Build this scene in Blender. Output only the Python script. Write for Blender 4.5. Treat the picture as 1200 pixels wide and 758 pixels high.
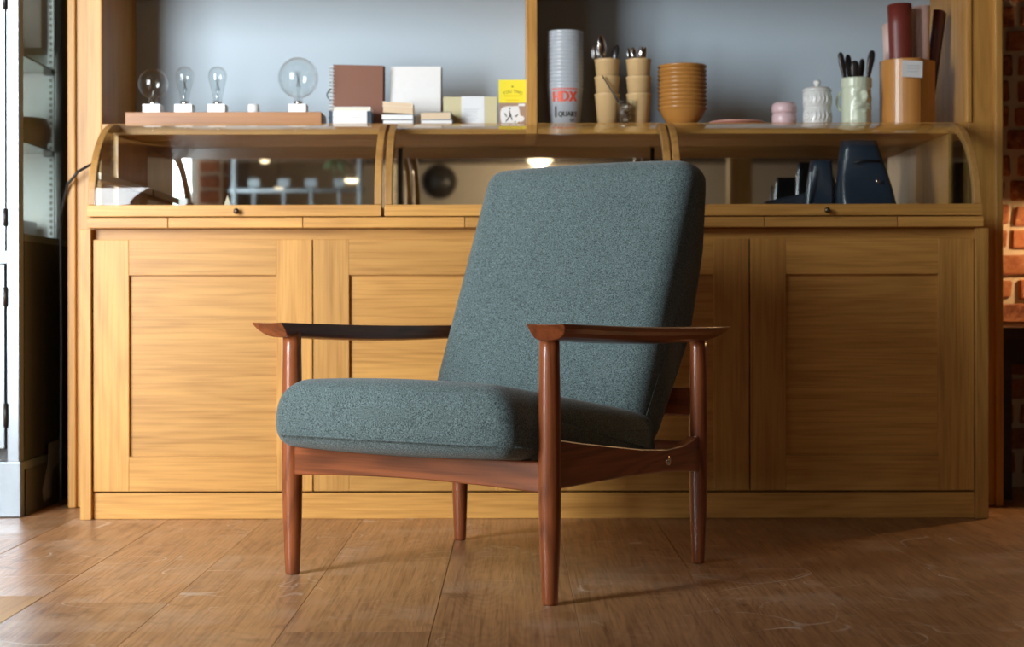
import bpy, bmesh, math, random
from mathutils import Vector, Matrix, noise

for o in list(bpy.data.objects): bpy.data.objects.remove(o)
scn = bpy.context.scene
COL = scn.collection
random.seed(7)
PI = math.pi

# ------------------------------------------------------------ camera, light
F = 1909.0          # focal length in pixels of the 1200 px frame
CAMH = 0.6
cd = bpy.data.cameras.new('camera'); cam = bpy.data.objects.new('camera', cd)
COL.objects.link(cam); scn.camera = cam
cd.sensor_width = 36; cd.lens = F / 1200 * 36
cam.location = (0, 0, CAMH); cam.rotation_euler = (PI / 2, math.radians(0.1), 0)
cd.shift_x = -3 / 1200; cd.shift_y = -19 / 1200
cd.dof.use_dof = True; cd.dof.focus_distance = 3.55; cd.dof.aperture_fstop = 4.0
cd.clip_start = 0.05; cd.clip_end = 100

w = bpy.data.worlds.new('world'); scn.world = w; w.use_nodes = True
bg = w.node_tree.nodes['Background']
bg.inputs[0].default_value = (0.80, 0.90, 1.0, 1); bg.inputs[1].default_value = 1.0

def area(name, loc, rot, sx, sy, power, col):
    l = bpy.data.lights.new(name, 'AREA'); l.shape = 'RECTANGLE'; l.size = sx; l.size_y = sy
    l.energy = power; l.color = col
    o = bpy.data.objects.new(name, l); COL.objects.link(o); o.location = loc; o.rotation_euler = rot
    return o
# daylight through the shop window that faces the cabinet from the left; fill from an added window further back
# (both lamps stand outside the panes, facing in)
area('daylight_and_fill', (-2.55, 1.50, 1.55), (math.radians(90), 0, 0), 1.68, 2.3, 330, (0.93, 0.97, 1.0))
area('daylight_and_fill', (-2.95, -2.2, 1.5), (0, math.radians(-90), 0), 2.0, 2.6, 60, (0.93, 0.97, 1.0))  # soft fill lamp behind the added rear window

scn.view_settings.view_transform = 'Standard'
scn.view_settings.look = 'None'
scn.view_settings.exposure = 0.2
scn.view_settings.gamma = 1.0
scn.view_settings.use_curve_mapping = False

def PX(x, Z): return (x - 603) * Z / F
def PZ(y, Z): return CAMH - (y - 360) * Z / F

# ------------------------------------------------------------ materials
M = {}
def nt(name):
    m = bpy.data.materials.new(name); m.use_nodes = True
    t = m.node_tree; return m, t, t.nodes['Principled BSDF'], t.nodes['Material Output']
def N(t, typ, **kw):
    n = t.nodes.new(typ)
    for k, v in kw.items():
        if k.startswith('i_'):
            key = k[2:]; key = int(key) if key.isdigit() else key
            n.inputs[key].default_value = v
        else: setattr(n, k, v)
    return n
def math_n(t, op, a, b=None, clamp=False):
    n = N(t, 'ShaderNodeMath', operation=op, use_clamp=clamp)
    for i, v in enumerate((a, b)):
        if v is None: continue
        if isinstance(v, (int, float)): n.inputs[i].default_value = v
        else: t.links.new(v, n.inputs[i])
    return n.outputs[0]
def mixc(t, f, a, b, mode='MIX'):
    n = N(t, 'ShaderNodeMix', data_type='RGBA', blend_type=mode)
    for sock, v in ((n.inputs[0], f), (n.inputs[6], a), (n.inputs[7], b)):
        if isinstance(v, (int, float)): sock.default_value = v
        elif isinstance(v, tuple): sock.default_value = (*v[:3], 1)
        else: t.links.new(v, sock)
    return n.outputs[2]
def plain(name, col, rough=0.5, metal=0.0, spec=0.5, bump=0.0, bscale=60, **kw):
    m, t, b, o = nt(name)
    b.inputs['Roughness'].default_value = rough; b.inputs['Metallic'].default_value = metal
    b.inputs['Specular IOR Level'].default_value = spec
    tc = N(t, 'ShaderNodeTexCoord')
    nz = N(t, 'ShaderNodeTexNoise', i_Scale=bscale, i_Detail=3.0); t.links.new(tc.outputs['Object'], nz.inputs['Vector'])
    c = mixc(t, math_n(t, 'MULTIPLY', nz.outputs[0], 0.25), tuple(x * 1.04 for x in col), tuple(x * 0.78 for x in col))
    t.links.new(c, b.inputs['Base Color'])
    if bump:
        bp = N(t, 'ShaderNodeBump', i_Strength=bump, i_Distance=0.002); t.links.new(nz.outputs[0], bp.inputs['Height'])
        t.links.new(bp.outputs[0], b.inputs['Normal'])
    if 'emit' in kw:
        b.inputs['Emission Color'].default_value = (*kw['emit'], 1); b.inputs['Emission Strength'].default_value = kw.get('es', 1)
    if 'coat' in kw: b.inputs['Coat Weight'].default_value = kw['coat']; b.inputs['Coat Roughness'].default_value = 0.15
    M[name] = m; return m

def wood(name, axis, light, dark, rings=9.0, rough=0.42, fine=0.35, ringamt=0.45, coat=0.0, wear=None, rscale=1.0, spec=0.4, midamt=0.3):
    m, t, b, o = nt(name)
    tc = N(t, 'ShaderNodeTexCoord'); oi = N(t, 'ShaderNodeObjectInfo')
    off = N(t, 'ShaderNodeVectorMath', operation='MULTIPLY', i_1=(37.0, 23.0, 51.0))
    cmb = N(t, 'ShaderNodeCombineXYZ')
    for i in range(3): t.links.new(oi.outputs['Random'], cmb.inputs[i])
    t.links.new(cmb.outputs[0], off.inputs[0])
    add = N(t, 'ShaderNodeVectorMath', operation='ADD')
    t.links.new(tc.outputs['Object'], add.inputs[0]); t.links.new(off.outputs[0], add.inputs[1])
    def stretched(along, cross, detail, dist=0.0):
        mp = N(t, 'ShaderNodeMapping')
        s = [cross] * 3; s['xyz'.index(axis)] = along
        mp.inputs['Scale'].default_value = s
        t.links.new(add.outputs[0], mp.inputs[0])
        n = N(t, 'ShaderNodeTexNoise', i_Scale=1.0, i_Detail=detail, i_Distortion=dist)
        t.links.new(mp.outputs[0], n.inputs['Vector']); return n.outputs[0]
    big = stretched(0.7 * rscale, 5.0 * rscale, 1.5, 0.3)
    ring = math_n(t, 'SINE', math_n(t, 'MULTIPLY', big, rings * 6.283))
    ring = math_n(t, 'POWER', math_n(t, 'ADD', math_n(t, 'MULTIPLY', ring, 0.5), 0.5), 2.0)
    fin = stretched(5.0, 190.0, 2.0)
    fin2 = N(t, 'ShaderNodeMapRange', i_1=0.42, i_2=0.70); t.links.new(fin, fin2.inputs[0])
    mid = stretched(1.6, 42.0, 3.0)
    mid2 = N(t, 'ShaderNodeMapRange', i_1=0.40, i_2=0.68); t.links.new(mid, mid2.inputs[0])
    tone = stretched(0.8, 3.0, 2.0)
    f = math_n(t, 'ADD', math_n(t, 'MULTIPLY', ring, ringamt), math_n(t, 'MULTIPLY', fin2.outputs[0], fine))
    f = math_n(t, 'ADD', f, math_n(t, 'MULTIPLY', mid2.outputs[0], midamt))
    f = math_n(t, 'ADD', f, math_n(t, 'MULTIPLY', math_n(t, 'SUBTRACT', tone, 0.45), 0.45), clamp=True)
    c = mixc(t, f, light, dark)
    # every board has a tone of its own
    v = math_n(t, 'ADD', math_n(t, 'MULTIPLY', oi.outputs['Random'], 0.26), 0.87)
    vc = N(t, 'ShaderNodeCombineXYZ')
    for i in range(3): t.links.new(v, vc.inputs[i])
    c = mixc(t, 1.0, c, vc.outputs[0], 'MULTIPLY')
    rsock = None
    if wear:
        n1 = N(t, 'ShaderNodeTexNoise', i_Scale=3.2, i_Detail=7.0, i_Roughness=0.68)
        t.links.new(add.outputs[0], n1.inputs['Vector'])
        r1 = N(t, 'ShaderNodeMapRange', i_1=0.52, i_2=0.74); t.links.new(n1.outputs[0], r1.inputs[0])
        mp = N(t, 'ShaderNodeMapping'); mp.inputs['Scale'].default_value = (6, 40, 6); mp.inputs['Rotation'].default_value = (0, 0, 0.5)
        t.links.new(add.outputs[0], mp.inputs[0])
        n2 = N(t, 'ShaderNodeTexNoise', i_Scale=1.0, i_Detail=3.0, i_Distortion=1.2); t.links.new(mp.outputs[0], n2.inputs['Vector'])
        r2 = N(t, 'ShaderNodeMapRange', i_1=0.69, i_2=0.76); t.links.new(n2.outputs[0], r2.inputs[0])
        wf = math_n(t, 'MULTIPLY', math_n(t, 'ADD', math_n(t, 'MULTIPLY', r1.outputs[0], 0.75), math_n(t, 'MULTIPLY', r2.outputs[0], 0.45)), 0.75, clamp=True)
        c = mixc(t, wf, c, wear)
        for sc_, sd_, th_, am_ in ((2.4, 0.0, 0.005, 0.8), (3.7, 7.0, 0.006, 0.7), (6.0, 3.0, 0.006, 0.5)):
            mp2 = N(t, 'ShaderNodeMapping'); mp2.inputs['Location'].default_value = (sd_, sd_ * 2, 0); t.links.new(add.outputs[0], mp2.inputs[0])
            n5 = N(t, 'ShaderNodeTexNoise', i_Scale=sc_, i_Detail=1.0); t.links.new(mp2.outputs[0], n5.inputs['Vector'])
            n6 = N(t, 'ShaderNodeTexNoise', i_Scale=2.2, i_Detail=5.0, i_Roughness=0.7); t.links.new(mp2.outputs[0], n6.inputs['Vector'])
            ln = N(t, 'ShaderNodeMapRange', i_1=th_, i_2=th_ * 0.2); t.links.new(math_n(t, 'ABSOLUTE', math_n(t, 'SUBTRACT', n5.outputs[0], 0.5)), ln.inputs[0])
            pm = N(t, 'ShaderNodeMapRange', i_1=0.52, i_2=0.62); t.links.new(n6.outputs[0], pm.inputs[0])
            c = mixc(t, math_n(t, 'MULTIPLY', math_n(t, 'MULTIPLY', ln.outputs[0], pm.outputs[0]), am_), c, (0.80, 0.70, 0.60))
        n3 = N(t, 'ShaderNodeTexNoise', i_Scale=5.0, i_Detail=4.0); t.links.new(add.outputs[0], n3.inputs['Vector'])
        rsock = math_n(t, 'ADD', math_n(t, 'MULTIPLY', n3.outputs[0], 0.3), rough - 0.15)
        r4 = N(t, 'ShaderNodeMapRange', i_1=0.60, i_2=0.70); 
        n4 = N(t, 'ShaderNodeTexNoise', i_Scale=9.0, i_Detail=5.0, i_Roughness=0.7); t.links.new(add.outputs[0], n4.inputs['Vector'])
        t.links.new(n4.outputs[0], r4.inputs[0])
        c = mixc(t, math_n(t, 'MULTIPLY', r4.outputs[0], 0.45), c, tuple(x * 0.35 for x in dark))
    t.links.new(c, b.inputs['Base Color'])
    b.inputs['Roughness'].default_value = rough
    if rsock is not None: t.links.new(rsock, b.inputs['Roughness'])
    b.inputs['Specular IOR Level'].default_value = spec
    b.inputs['Coat Weight'].default_value = coat; b.inputs['Coat Roughness'].default_value = 0.2
    bp = N(t, 'ShaderNodeBump', i_Strength=0.18, i_Distance=0.001); t.links.new(f, bp.inputs['Height'])
    t.links.new(bp.outputs[0], b.inputs['Normal'])
    M[name] = m; return m

OAK_L, OAK_D = (0.62, 0.322, 0.080), (0.35, 0.150, 0.029)
for ax in 'xyz':
    wood('oak_' + ax, ax, OAK_L, OAK_D, rings=13.0, ringamt=0.17, fine=0.42, midamt=0.28)
    wood('teak_' + ax, ax, (0.34, 0.095, 0.030), (0.14, 0.036, 0.012), rings=10.0, rough=0.28, coat=0.5, rscale=2.0, spec=0.5)
wood('arch_oak', 'z', (0.50, 0.27, 0.08), (0.32, 0.15, 0.04), rings=8)
wood('floor_oak', 'y', (0.52, 0.275, 0.128), (0.22, 0.100, 0.042), rings=30.0, rough=0.36, ringamt=0.20, fine=0.55, wear=(0.62, 0.47, 0.35), rscale=1.3, spec=0.5)
wood('pale_floor_oak', 'y', (0.55, 0.33, 0.14), (0.38, 0.20, 0.08), rings=9.0, rough=0.5)
wood('plank_oak', 'x', (0.45, 0.20, 0.07), (0.30, 0.12, 0.04), rings=6)
wood('dark_wood', 'x', (0.035, 0.018, 0.012), (0.015, 0.008, 0.006), rings=6, rough=0.35)
wood('ceiling_wood', 'x', (0.10, 0.06, 0.04), (0.05, 0.03, 0.02), rings=6, rough=0.6)
wood('cask_oak', 'z', (0.55, 0.25, 0.06), (0.42, 0.17, 0.04), rings=5, rough=0.3, coat=0.3)

plain('back_paint', (0.41, 0.50, 0.575), 0.55, bscale=3)
plain('wall_cream', (0.55, 0.45, 0.33), 0.8, bscale=4)
plain('wall_dark', (0.07, 0.05, 0.04), 0.8, bscale=4)
plain('mortar', (0.55, 0.46, 0.36), 0.95, bump=0.8, bscale=70)
plain('subfloor', (0.03, 0.02, 0.015), 0.9)
plain('steel', (0.21, 0.235, 0.26), 0.30, metal=0.9, bscale=4)
plain('steel_side', (0.013, 0.010, 0.008), 0.38, metal=0.0, bscale=4)
plain('chrome', (0.8, 0.8, 0.8), 0.12, metal=1.0)
plain('brass_dark', (0.12, 0.09, 0.06), 0.3, metal=0.9)
plain('black', (0.012, 0.012, 0.013), 0.4)
plain('white', (0.80, 0.80, 0.79), 0.45)
plain('white_gloss', (0.80, 0.80, 0.77), 0.18)
plain('cream_card', (0.70, 0.60, 0.45), 0.7)
plain('page', (0.76, 0.70, 0.60), 0.85)
plain('page_beige', (0.70, 0.54, 0.37), 0.85)
plain('white_page', (0.80, 0.80, 0.79), 0.85)
plain('grey_cover', (0.20, 0.20, 0.21), 0.6)
plain('navy_cover', (0.03, 0.05, 0.075), 0.6)
plain('leather_brown', (0.20, 0.075, 0.04), 0.5, bump=0.3, bscale=300)
plain('leather_red', (0.17, 0.028, 0.020), 0.4, bump=0.2, bscale=300)
plain('leather_maroon', (0.06, 0.012, 0.012), 0.4, bump=0.2, bscale=300)
plain('leather_pale', (0.66, 0.47, 0.42), 0.45, bump=0.2, bscale=300)
plain('leather_navy', (0.022, 0.035, 0.055), 0.28, bump=0.25, bscale=200)
plain('linen', (0.62, 0.56, 0.34), 0.9, bump=0.3, bscale=400)
plain('paper_white', (0.78, 0.80, 0.82), 0.8)
plain('print_grey', (0.50, 0.52, 0.55), 0.8)
plain('yellow_card', (0.88, 0.74, 0.03), 0.6)
plain('yellow_print', (0.80, 0.62, 0.0), 0.6)
plain('ink', (0.03, 0.028, 0.02), 0.7)
plain('olive_ink', (0.16, 0.13, 0.01), 0.7)
plain('kraft', (0.38, 0.25, 0.17), 0.8)
plain('hdx_red', (0.72, 0.08, 0.03), 0.5)
plain('tan_cup', (0.62, 0.42, 0.20), 0.5, coat=0.2)
plain('bowl_amber', (0.45, 0.20, 0.045), 0.35, coat=0.3)
plain('pink', (0.70, 0.50, 0.52), 0.35, coat=0.2)
plain('plate_pink', (0.66, 0.34, 0.28), 0.4)
plain('jar_white', (0.76, 0.77, 0.75), 0.3, bump=0.5, bscale=90, coat=0.3)
plain('mug_green', (0.62, 0.68, 0.52), 0.3, coat=0.4)
plain('spoon_dark', (0.05, 0.045, 0.045), 0.25, metal=0.6)
plain('brown_lump', (0.07, 0.032, 0.02), 0.5, bump=0.5, bscale=150)
plain('bowl_dark', (0.05, 0.028, 0.018), 0.5)
plain('fridge_inside', (0.72, 0.72, 0.70), 0.5)
plain('glass_edge', (0.05, 0.10, 0.08), 0.2)
plain('brown_grey', (0.085, 0.07, 0.06), 0.6)
plain('grey_patch', (0.10, 0.10, 0.10), 0.7)
plain('leaf_green', (0.12, 0.22, 0.08), 0.5)
plain('frame_white', (0.7, 0.72, 0.74), 0.5)
plain('pipe_white', (0.60, 0.66, 0.70), 0.4)
plain('warm_glow', (0.9, 0.8, 0.6), 0.5, emit=(1.0, 0.72, 0.42), es=9)
plain('lamp_metal', (0.06, 0.055, 0.05), 0.4, metal=0.5)

def fabric():
    m, t, b, o = nt('wool')
    tc = N(t, 'ShaderNodeTexCoord')
    a = N(t, 'ShaderNodeTexNoise', i_Scale=430.0, i_Detail=2.0, i_Roughness=0.75)
    c = N(t, 'ShaderNodeTexNoise', i_Scale=330.0, i_Detail=2.0)
    d = N(t, 'ShaderNodeTexNoise', i_Scale=7.0, i_Detail=3.0)
    for n in (a, c, d): t.links.new(tc.outputs['Object'], n.inputs['Vector'])
    r = N(t, 'ShaderNodeMapRange', i_1=0.38, i_2=0.68); t.links.new(a.outputs[0], r.inputs[0])
    r2 = N(t, 'ShaderNodeMapRange', i_1=0.60, i_2=0.72); t.links.new(c.outputs[0], r2.inputs[0])
    col = mixc(t, r.outputs[0], (0.020, 0.035, 0.038), (0.26, 0.350, 0.356))
    col = mixc(t, math_n(t, 'MULTIPLY', r2.outputs[0], 0.35), col, (0.30, 0.37, 0.38))
    col = mixc(t, math_n(t, 'MULTIPLY', d.outputs[0], 0.35), col, (0.045, 0.072, 0.077))
    t.links.new(col, b.inputs['Base Color'])
    b.inputs['Roughness'].default_value = 0.95; b.inputs['Specular IOR Level'].default_value = 0.15
    b.inputs['Sheen Weight'].default_value = 0.25; b.inputs['Sheen Roughness'].default_value = 0.5
    bp = N(t, 'ShaderNodeBump', i_Strength=0.55, i_Distance=0.002); t.links.new(a.outputs[0], bp.inputs['Height'])
    t.links.new(bp.outputs[0], b.inputs['Normal'])
    M['wool'] = m
fabric()

def brick_mat():
    m, t, b, o = nt('brick')
    tc = N(t, 'ShaderNodeTexCoord'); oi = N(t, 'ShaderNodeObjectInfo')
    ad = N(t, 'ShaderNodeVectorMath', operation='ADD'); cm = N(t, 'ShaderNodeCombineXYZ')
    for i in range(3): t.links.new(math_n(t, 'MULTIPLY', oi.outputs['Random'], 40.0 + i), cm.inputs[i])
    t.links.new(tc.outputs['Object'], ad.inputs[0]); t.links.new(cm.outputs[0], ad.inputs[1])
    a = N(t, 'ShaderNodeTexNoise', i_Scale=30.0, i_Detail=6.0, i_Roughness=0.7); t.links.new(ad.outputs[0], a.inputs['Vector'])
    r = N(t, 'ShaderNodeMapRange', i_1=0.40, i_2=0.66); t.links.new(a.outputs[0], r.inputs[0])
    c1 = mixc(t, oi.outputs['Random'], (0.13, 0.035, 0.022), (0.34, 0.11, 0.045))
    c = mixc(t, r.outputs[0], c1, (0.42, 0.17, 0.08))
    r2 = N(t, 'ShaderNodeMapRange', i_1=0.62, i_2=0.72); t.links.new(a.outputs[0], r2.inputs[0])
    c = mixc(t, math_n(t, 'MULTIPLY', r2.outputs[0], 0.6), c, (0.5, 0.38, 0.27))
    t.links.new(c, b.inputs['Base Color']); b.inputs['Roughness'].default_value = 0.9
    bp = N(t, 'ShaderNodeBump', i_Strength=0.8, i_Distance=0.004); t.links.new(a.outputs[0], bp.inputs['Height'])
    t.links.new(bp.outputs[0], b.inputs['Normal']); M['brick'] = m
brick_mat()

def glass_mat(name, tint, f0=0.04, gain=0.95, rough=0.0, power=5.0):
    m = bpy.data.materials.new(name); m.use_nodes = True; t = m.node_tree
    for n in list(t.nodes): t.nodes.remove(n)
    o = N(t, 'ShaderNodeOutputMaterial'); mx = N(t, 'ShaderNodeMixShader')
    tr = N(t, 'ShaderNodeBsdfTransparent'); tr.inputs[0].default_value = (*tint, 1)
    gl = N(t, 'ShaderNodeBsdfGlossy'); gl.inputs['Roughness'].default_value = rough; gl.inputs[0].default_value = (1, 1, 1, 1)
    lw = N(t, 'ShaderNodeLayerWeight', i_Blend=0.5)
    f = math_n(t, 'ADD', math_n(t, 'MULTIPLY', math_n(t, 'POWER', lw.outputs['Facing'], power), gain), f0, clamp=True)
    t.links.new(f, mx.inputs[0]); t.links.new(tr.outputs[0], mx.inputs[1]); t.links.new(gl.outputs[0], mx.inputs[2])
    t.links.new(mx.outputs[0], o.inputs[0]); M[name] = m
glass_mat('glass', (0.93, 0.96, 0.95), f0=0.03, power=3.6)
glass_mat('bulb_glass', (0.93, 0.95, 0.95), f0=0.05, power=3.5)
glass_mat('shelf_glass', (0.62, 0.80, 0.74), f0=0.08)
glass_mat('window_glass', (0.97, 0.98, 0.98))

def mirror_mat():
    m = bpy.data.materials.new('smoked_mirror'); m.use_nodes = True; t = m.node_tree
    b = t.nodes['Principled BSDF']; b.inputs['Metallic'].default_value = 1.0
    b.inputs['Base Color'].default_value = (0.75, 0.77, 0.79, 1); b.inputs['Roughness'].default_value = 0.02
    M['mirror'] = m
mirror_mat()

def cup_mat():
    m = bpy.data.materials.new('frosted_plastic'); m.use_nodes = True; t = m.node_tree
    for n in list(t.nodes): t.nodes.remove(n)
    o = N(t, 'ShaderNodeOutputMaterial'); a = N(t, 'ShaderNodeAddShader'); 
    d = N(t, 'ShaderNodeBsdfDiffuse'); d.inputs[0].default_value = (0.42, 0.45, 0.48, 1)
    tl = N(t, 'ShaderNodeBsdfTranslucent'); tl.inputs[0].default_value = (0.28, 0.30, 0.32, 1)
    g = N(t, 'ShaderNodeBsdfGlossy'); g.inputs[0].default_value = (1, 1, 1, 1); g.inputs['Roughness'].default_value = 0.2
    mx = N(t, 'ShaderNodeMixShader'); lw = N(t, 'ShaderNodeLayerWeight', i_Blend=0.5)
    f = math_n(t, 'ADD', math_n(t, 'MULTIPLY', math_n(t, 'POWER', lw.outputs['Facing'], 4.0), 0.5), 0.06)
    t.links.new(d.outputs[0], a.inputs[0]); t.links.new(tl.outputs[0], a.inputs[1])
    t.links.new(f, mx.inputs[0]); t.links.new(a.outputs[0], mx.inputs[1]); t.links.new(g.outputs[0], mx.inputs[2])
    t.links.new(mx.outputs[0], o.inputs[0]); M['frosted'] = m
cup_mat()

# ------------------------------------------------------------ mesh helpers
ORG = {}
class MB:
    def __init__(s): s.v = []; s.f = []; s.sm = []
    def add(s, vs, fs, smooth=False):
        n = len(s.v); s.v += [tuple(p) for p in vs]
        for f in fs: s.f.append(tuple(i + n for i in f)); s.sm.append(smooth)
        return s
    def box(s, x0, x1, y0, y1, z0, z1):
        vs = [(x, y, z) for z in (z0, z1) for y in (y0, y1) for x in (x0, x1)]
        return s.add(vs, [(0, 2, 3, 1), (4, 5, 7, 6), (0, 1, 5, 4), (2, 6, 7, 3), (0, 4, 6, 2), (1, 3, 7, 5)])
    def obox(s, c, sx, sy, sz, rot):
        R = rot if isinstance(rot, Matrix) else Matrix.Rotation(rot, 3, 'Z')
        vs = [Vector(c) + R @ Vector((x * sx / 2, y * sy / 2, z * sz / 2)) for z in (-1, 1) for y in (-1, 1) for x in (-1, 1)]
        return s.add(vs, [(0, 2, 3, 1), (4, 5, 7, 6), (0, 1, 5, 4), (2, 6, 7, 3), (0, 4, 6, 2), (1, 3, 7, 5)])
    def lathe(s, prof, cx=0, cy=0, seg=32, smooth=True, sx=1.0, sy=1.0, cap=True):
        vs = []; fs = []
        for r, z in prof:
            for k in range(seg):
                a = 2 * PI * k / seg; vs.append((cx + sx * r * math.cos(a), cy + sy * r * math.sin(a), z))
        for i in range(len(prof) - 1):
            for k in range(seg):
                k2 = (k + 1) % seg
                fs.append((i * seg + k, i * seg + k2, (i + 1) * seg + k2, (i + 1) * seg + k))
        if cap and prof[0][0] > 1e-6: fs.append(tuple(reversed(range(seg))))
        if cap and prof[-1][0] > 1e-6: fs.append(tuple(range((len(prof) - 1) * seg, len(prof) * seg)))
        return s.add(vs, fs, smooth)
    def tube(s, pts, rad, seg=8, cap=True):
        pts = [Vector(p) for p in pts]; n = len(pts)
        if isinstance(rad, (int, float)): rad = [rad] * n
        vs = []; fs = []; up = None
        for i, p in enumerate(pts):
            d = (pts[min(i + 1, n - 1)] - pts[max(i - 1, 0)]).normalized()
            if up is None:
                up = Vector((0, 0, 1)) if abs(d.z) < 0.9 else Vector((1, 0, 0))
            a = d.cross(up).normalized(); up = a.cross(d).normalized()
            for k in range(seg):
                t = 2 * PI * k / seg; vs.append(p + rad[i] * (a * math.cos(t) + up * math.sin(t)))
        for i in range(n - 1):
            for k in range(seg):
                k2 = (k + 1) % seg; fs.append((i * seg + k, i * seg + k2, (i + 1) * seg + k2, (i + 1) * seg + k))
        if cap: fs += [tuple(reversed(range(seg))), tuple(range((n - 1) * seg, n * seg))]
        return s.add(vs, fs, True)
    def prism(s, poly, axis, a0, a1):
        def P(p, a): return (a, p[0], p[1]) if axis == 'x' else (p[0], a, p[1]) if axis == 'y' else (p[0], p[1], a)
        n = len(poly); vs = [P(p, a0) for p in poly] + [P(p, a1) for p in poly]
        fs = [tuple(range(n)), tuple(reversed(range(n, 2 * n)))]
        fs += [(i, n + i, n + (i + 1) % n, (i + 1) % n) for i in range(n)]
        return s.add(vs, fs)
    def ball(s, c, r, seg=16, rings=10, sc=(1, 1, 1)):
        prof = [(r * math.sin(PI * i / rings), -r * math.cos(PI * i / rings)) for i in range(rings + 1)]
        prof[0] = (0, -r); prof[-1] = (0, r); q = MB().lathe(prof, seg=seg)
        return s.add([(c[0] + x * sc[0], c[1] + y * sc[1], c[2] + z * sc[2]) for x, y, z in q.v], q.f, True)
    def mesh(s, name, org=(0, 0, 0)):
        me = bpy.data.meshes.new(name)
        me.from_pydata([(x - org[0], y - org[1], z - org[2]) for x, y, z in s.v], [], s.f)
        bm = bmesh.new(); bm.from_mesh(me)
        bmesh.ops.remove_doubles(bm, verts=bm.verts, dist=1e-6)
        bmesh.ops.recalc_face_normals(bm, faces=bm.faces); bm.to_mesh(me); bm.free()
        sm = s.sm
        if len(me.polygons) == len(sm):
            for p, q in zip(me.polygons, sm): p.use_smooth = q
        elif sm and all(sm):
            for p in me.polygons: p.use_smooth = True
        return me
    def build(s, name, mat, parent=None, loc=None, bevel=0.0, seg=2, label=None, cat=None, group=None, kind=None, local=False):
        org = (0, 0, 0) if local else (ORG.get(parent.name, (0, 0, 0)) if parent else (loc or (0, 0, 0)))
        me = s.mesh(name, org); me.materials.append(M[mat] if isinstance(mat, str) else mat)
        o = bpy.data.objects.new(name, me); COL.objects.link(o)
        if parent: o.parent = parent
        elif loc: o.location = loc
        ORG[o.name] = org
        if bevel:
            b = o.modifiers.new('bevel', 'BEVEL'); b.width = bevel; b.segments = seg; b.limit_method = 'ANGLE'; b.angle_limit = 0.6
        tag(o, label, cat, group, kind); return o
def tag(o, label=None, cat=None, group=None, kind=None):
    for k, v in (('label', label), ('category', cat), ('group', group), ('kind', kind)):
        if v: o[k] = v
    return o
def thing(name, label, cat, loc=(0, 0, 0), group=None, rz=0.0):
    o = bpy.data.objects.new(name, None); COL.objects.link(o); o.location = loc; o.rotation_euler = (0, 0, rz)
    o.empty_display_size = 0.05; ORG[o.name] = tuple(loc); return tag(o, label, cat, group)
def box(x0, x1, y0, y1, z0, z1): return MB().box(x0, x1, y0, y1, z0, z1)
def copy_tree(o, parent=None):
    c = o.copy(); COL.objects.link(c); c.parent = parent; ORG[c.name] = ORG.get(o.name, (0, 0, 0))
    for ch in list(o.children): copy_tree(ch, c)
    return c
def text_mb(s, size, ext=0.0004):
    cu = bpy.data.curves.new('t', 'FONT'); cu.body = s; cu.size = size; cu.align_x = 'CENTER'; cu.align_y = 'CENTER'; cu.extrude = ext
    cu.resolution_u = 3
    o = bpy.data.objects.new('t', cu); COL.objects.link(o)
    dg = bpy.context.evaluated_depsgraph_get(); me = bpy.data.meshes.new_from_object(o.evaluated_get(dg))
    mb = MB(); mb.add([v.co[:] for v in me.vertices], [tuple(p.vertices) for p in me.polygons])
    bpy.data.objects.remove(o); bpy.data.curves.remove(cu); bpy.data.meshes.remove(me)
    return mb
def xf(mb, fn):
    mb.v = [tuple(fn(*p)) for p in mb.v]; return mb

# ------------------------------------------------------------ room shell
XL, XR, YB, YF, ZC = -2.7, 3.4, 5.42, -6.0, 3.0     # rear room
XW, YW = -3.8, 1.7                                   # the bay beside the fridge reaches further left; its shop window stands at y = YW
fl = box(XW, XR, YF, YB, -0.06, -0.012).build('floor', 'subfloor', kind='structure', label='wide brown oak plank floor, scuffed and worn')
pw = 0.2755
k = math.floor((XW - 0.12) / pw)
x = 0.12 + k * pw
pl_cache = {}
while x < XR:
    y = YF - random.uniform(0, 2.0)
    starts = []
    if abs(x - (0.12 - 5 * pw)) < 0.01: starts = [(-6.6, -3.3), (-3.3, -0.2), (-0.2, 3.40), (3.40, YB)]
    else:
        while y < YB:
            L = random.choice((1.9, 2.2, 2.6)); starts.append((y, y + L)); y += L
    for y0, y1 in starts:
        a, b = max(y0, YF), min(y1, YB); x0, x1 = max(x, XW), min(x + pw, XR)
        if x0 < XL: a = max(a, YW)
        if b - a < 0.05 or x1 - x0 < 0.02: continue
        pale = abs(x - (0.12 - 5 * pw)) < 0.01 and y0 == -0.2
        g = 0.0004
        dz = random.uniform(-0.0006, 0.0006)
        key = (round(x1 - x0, 4), round(b - a, 4))
        if key not in pl_cache:
            me = box(g, x1 - x0 - g, g, b - a - g, -0.015, 0).mesh('plank'); me.materials.append(M['floor_oak']); pl_cache[key] = me
        me = pl_cache[key]
        if pale: me = me.copy(); me.materials[0] = M['pale_floor_oak']
        o = bpy.data.objects.new('plank', me); COL.objects.link(o); o.parent = fl; o.location = (x0, a, dz - 0.0006)
        bv = o.modifiers.new('bevel', 'BEVEL'); bv.width = 0.0007; bv.segments = 1
        if pale: o['label'] = 'short pale newer floor plank'
    x += pw

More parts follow.
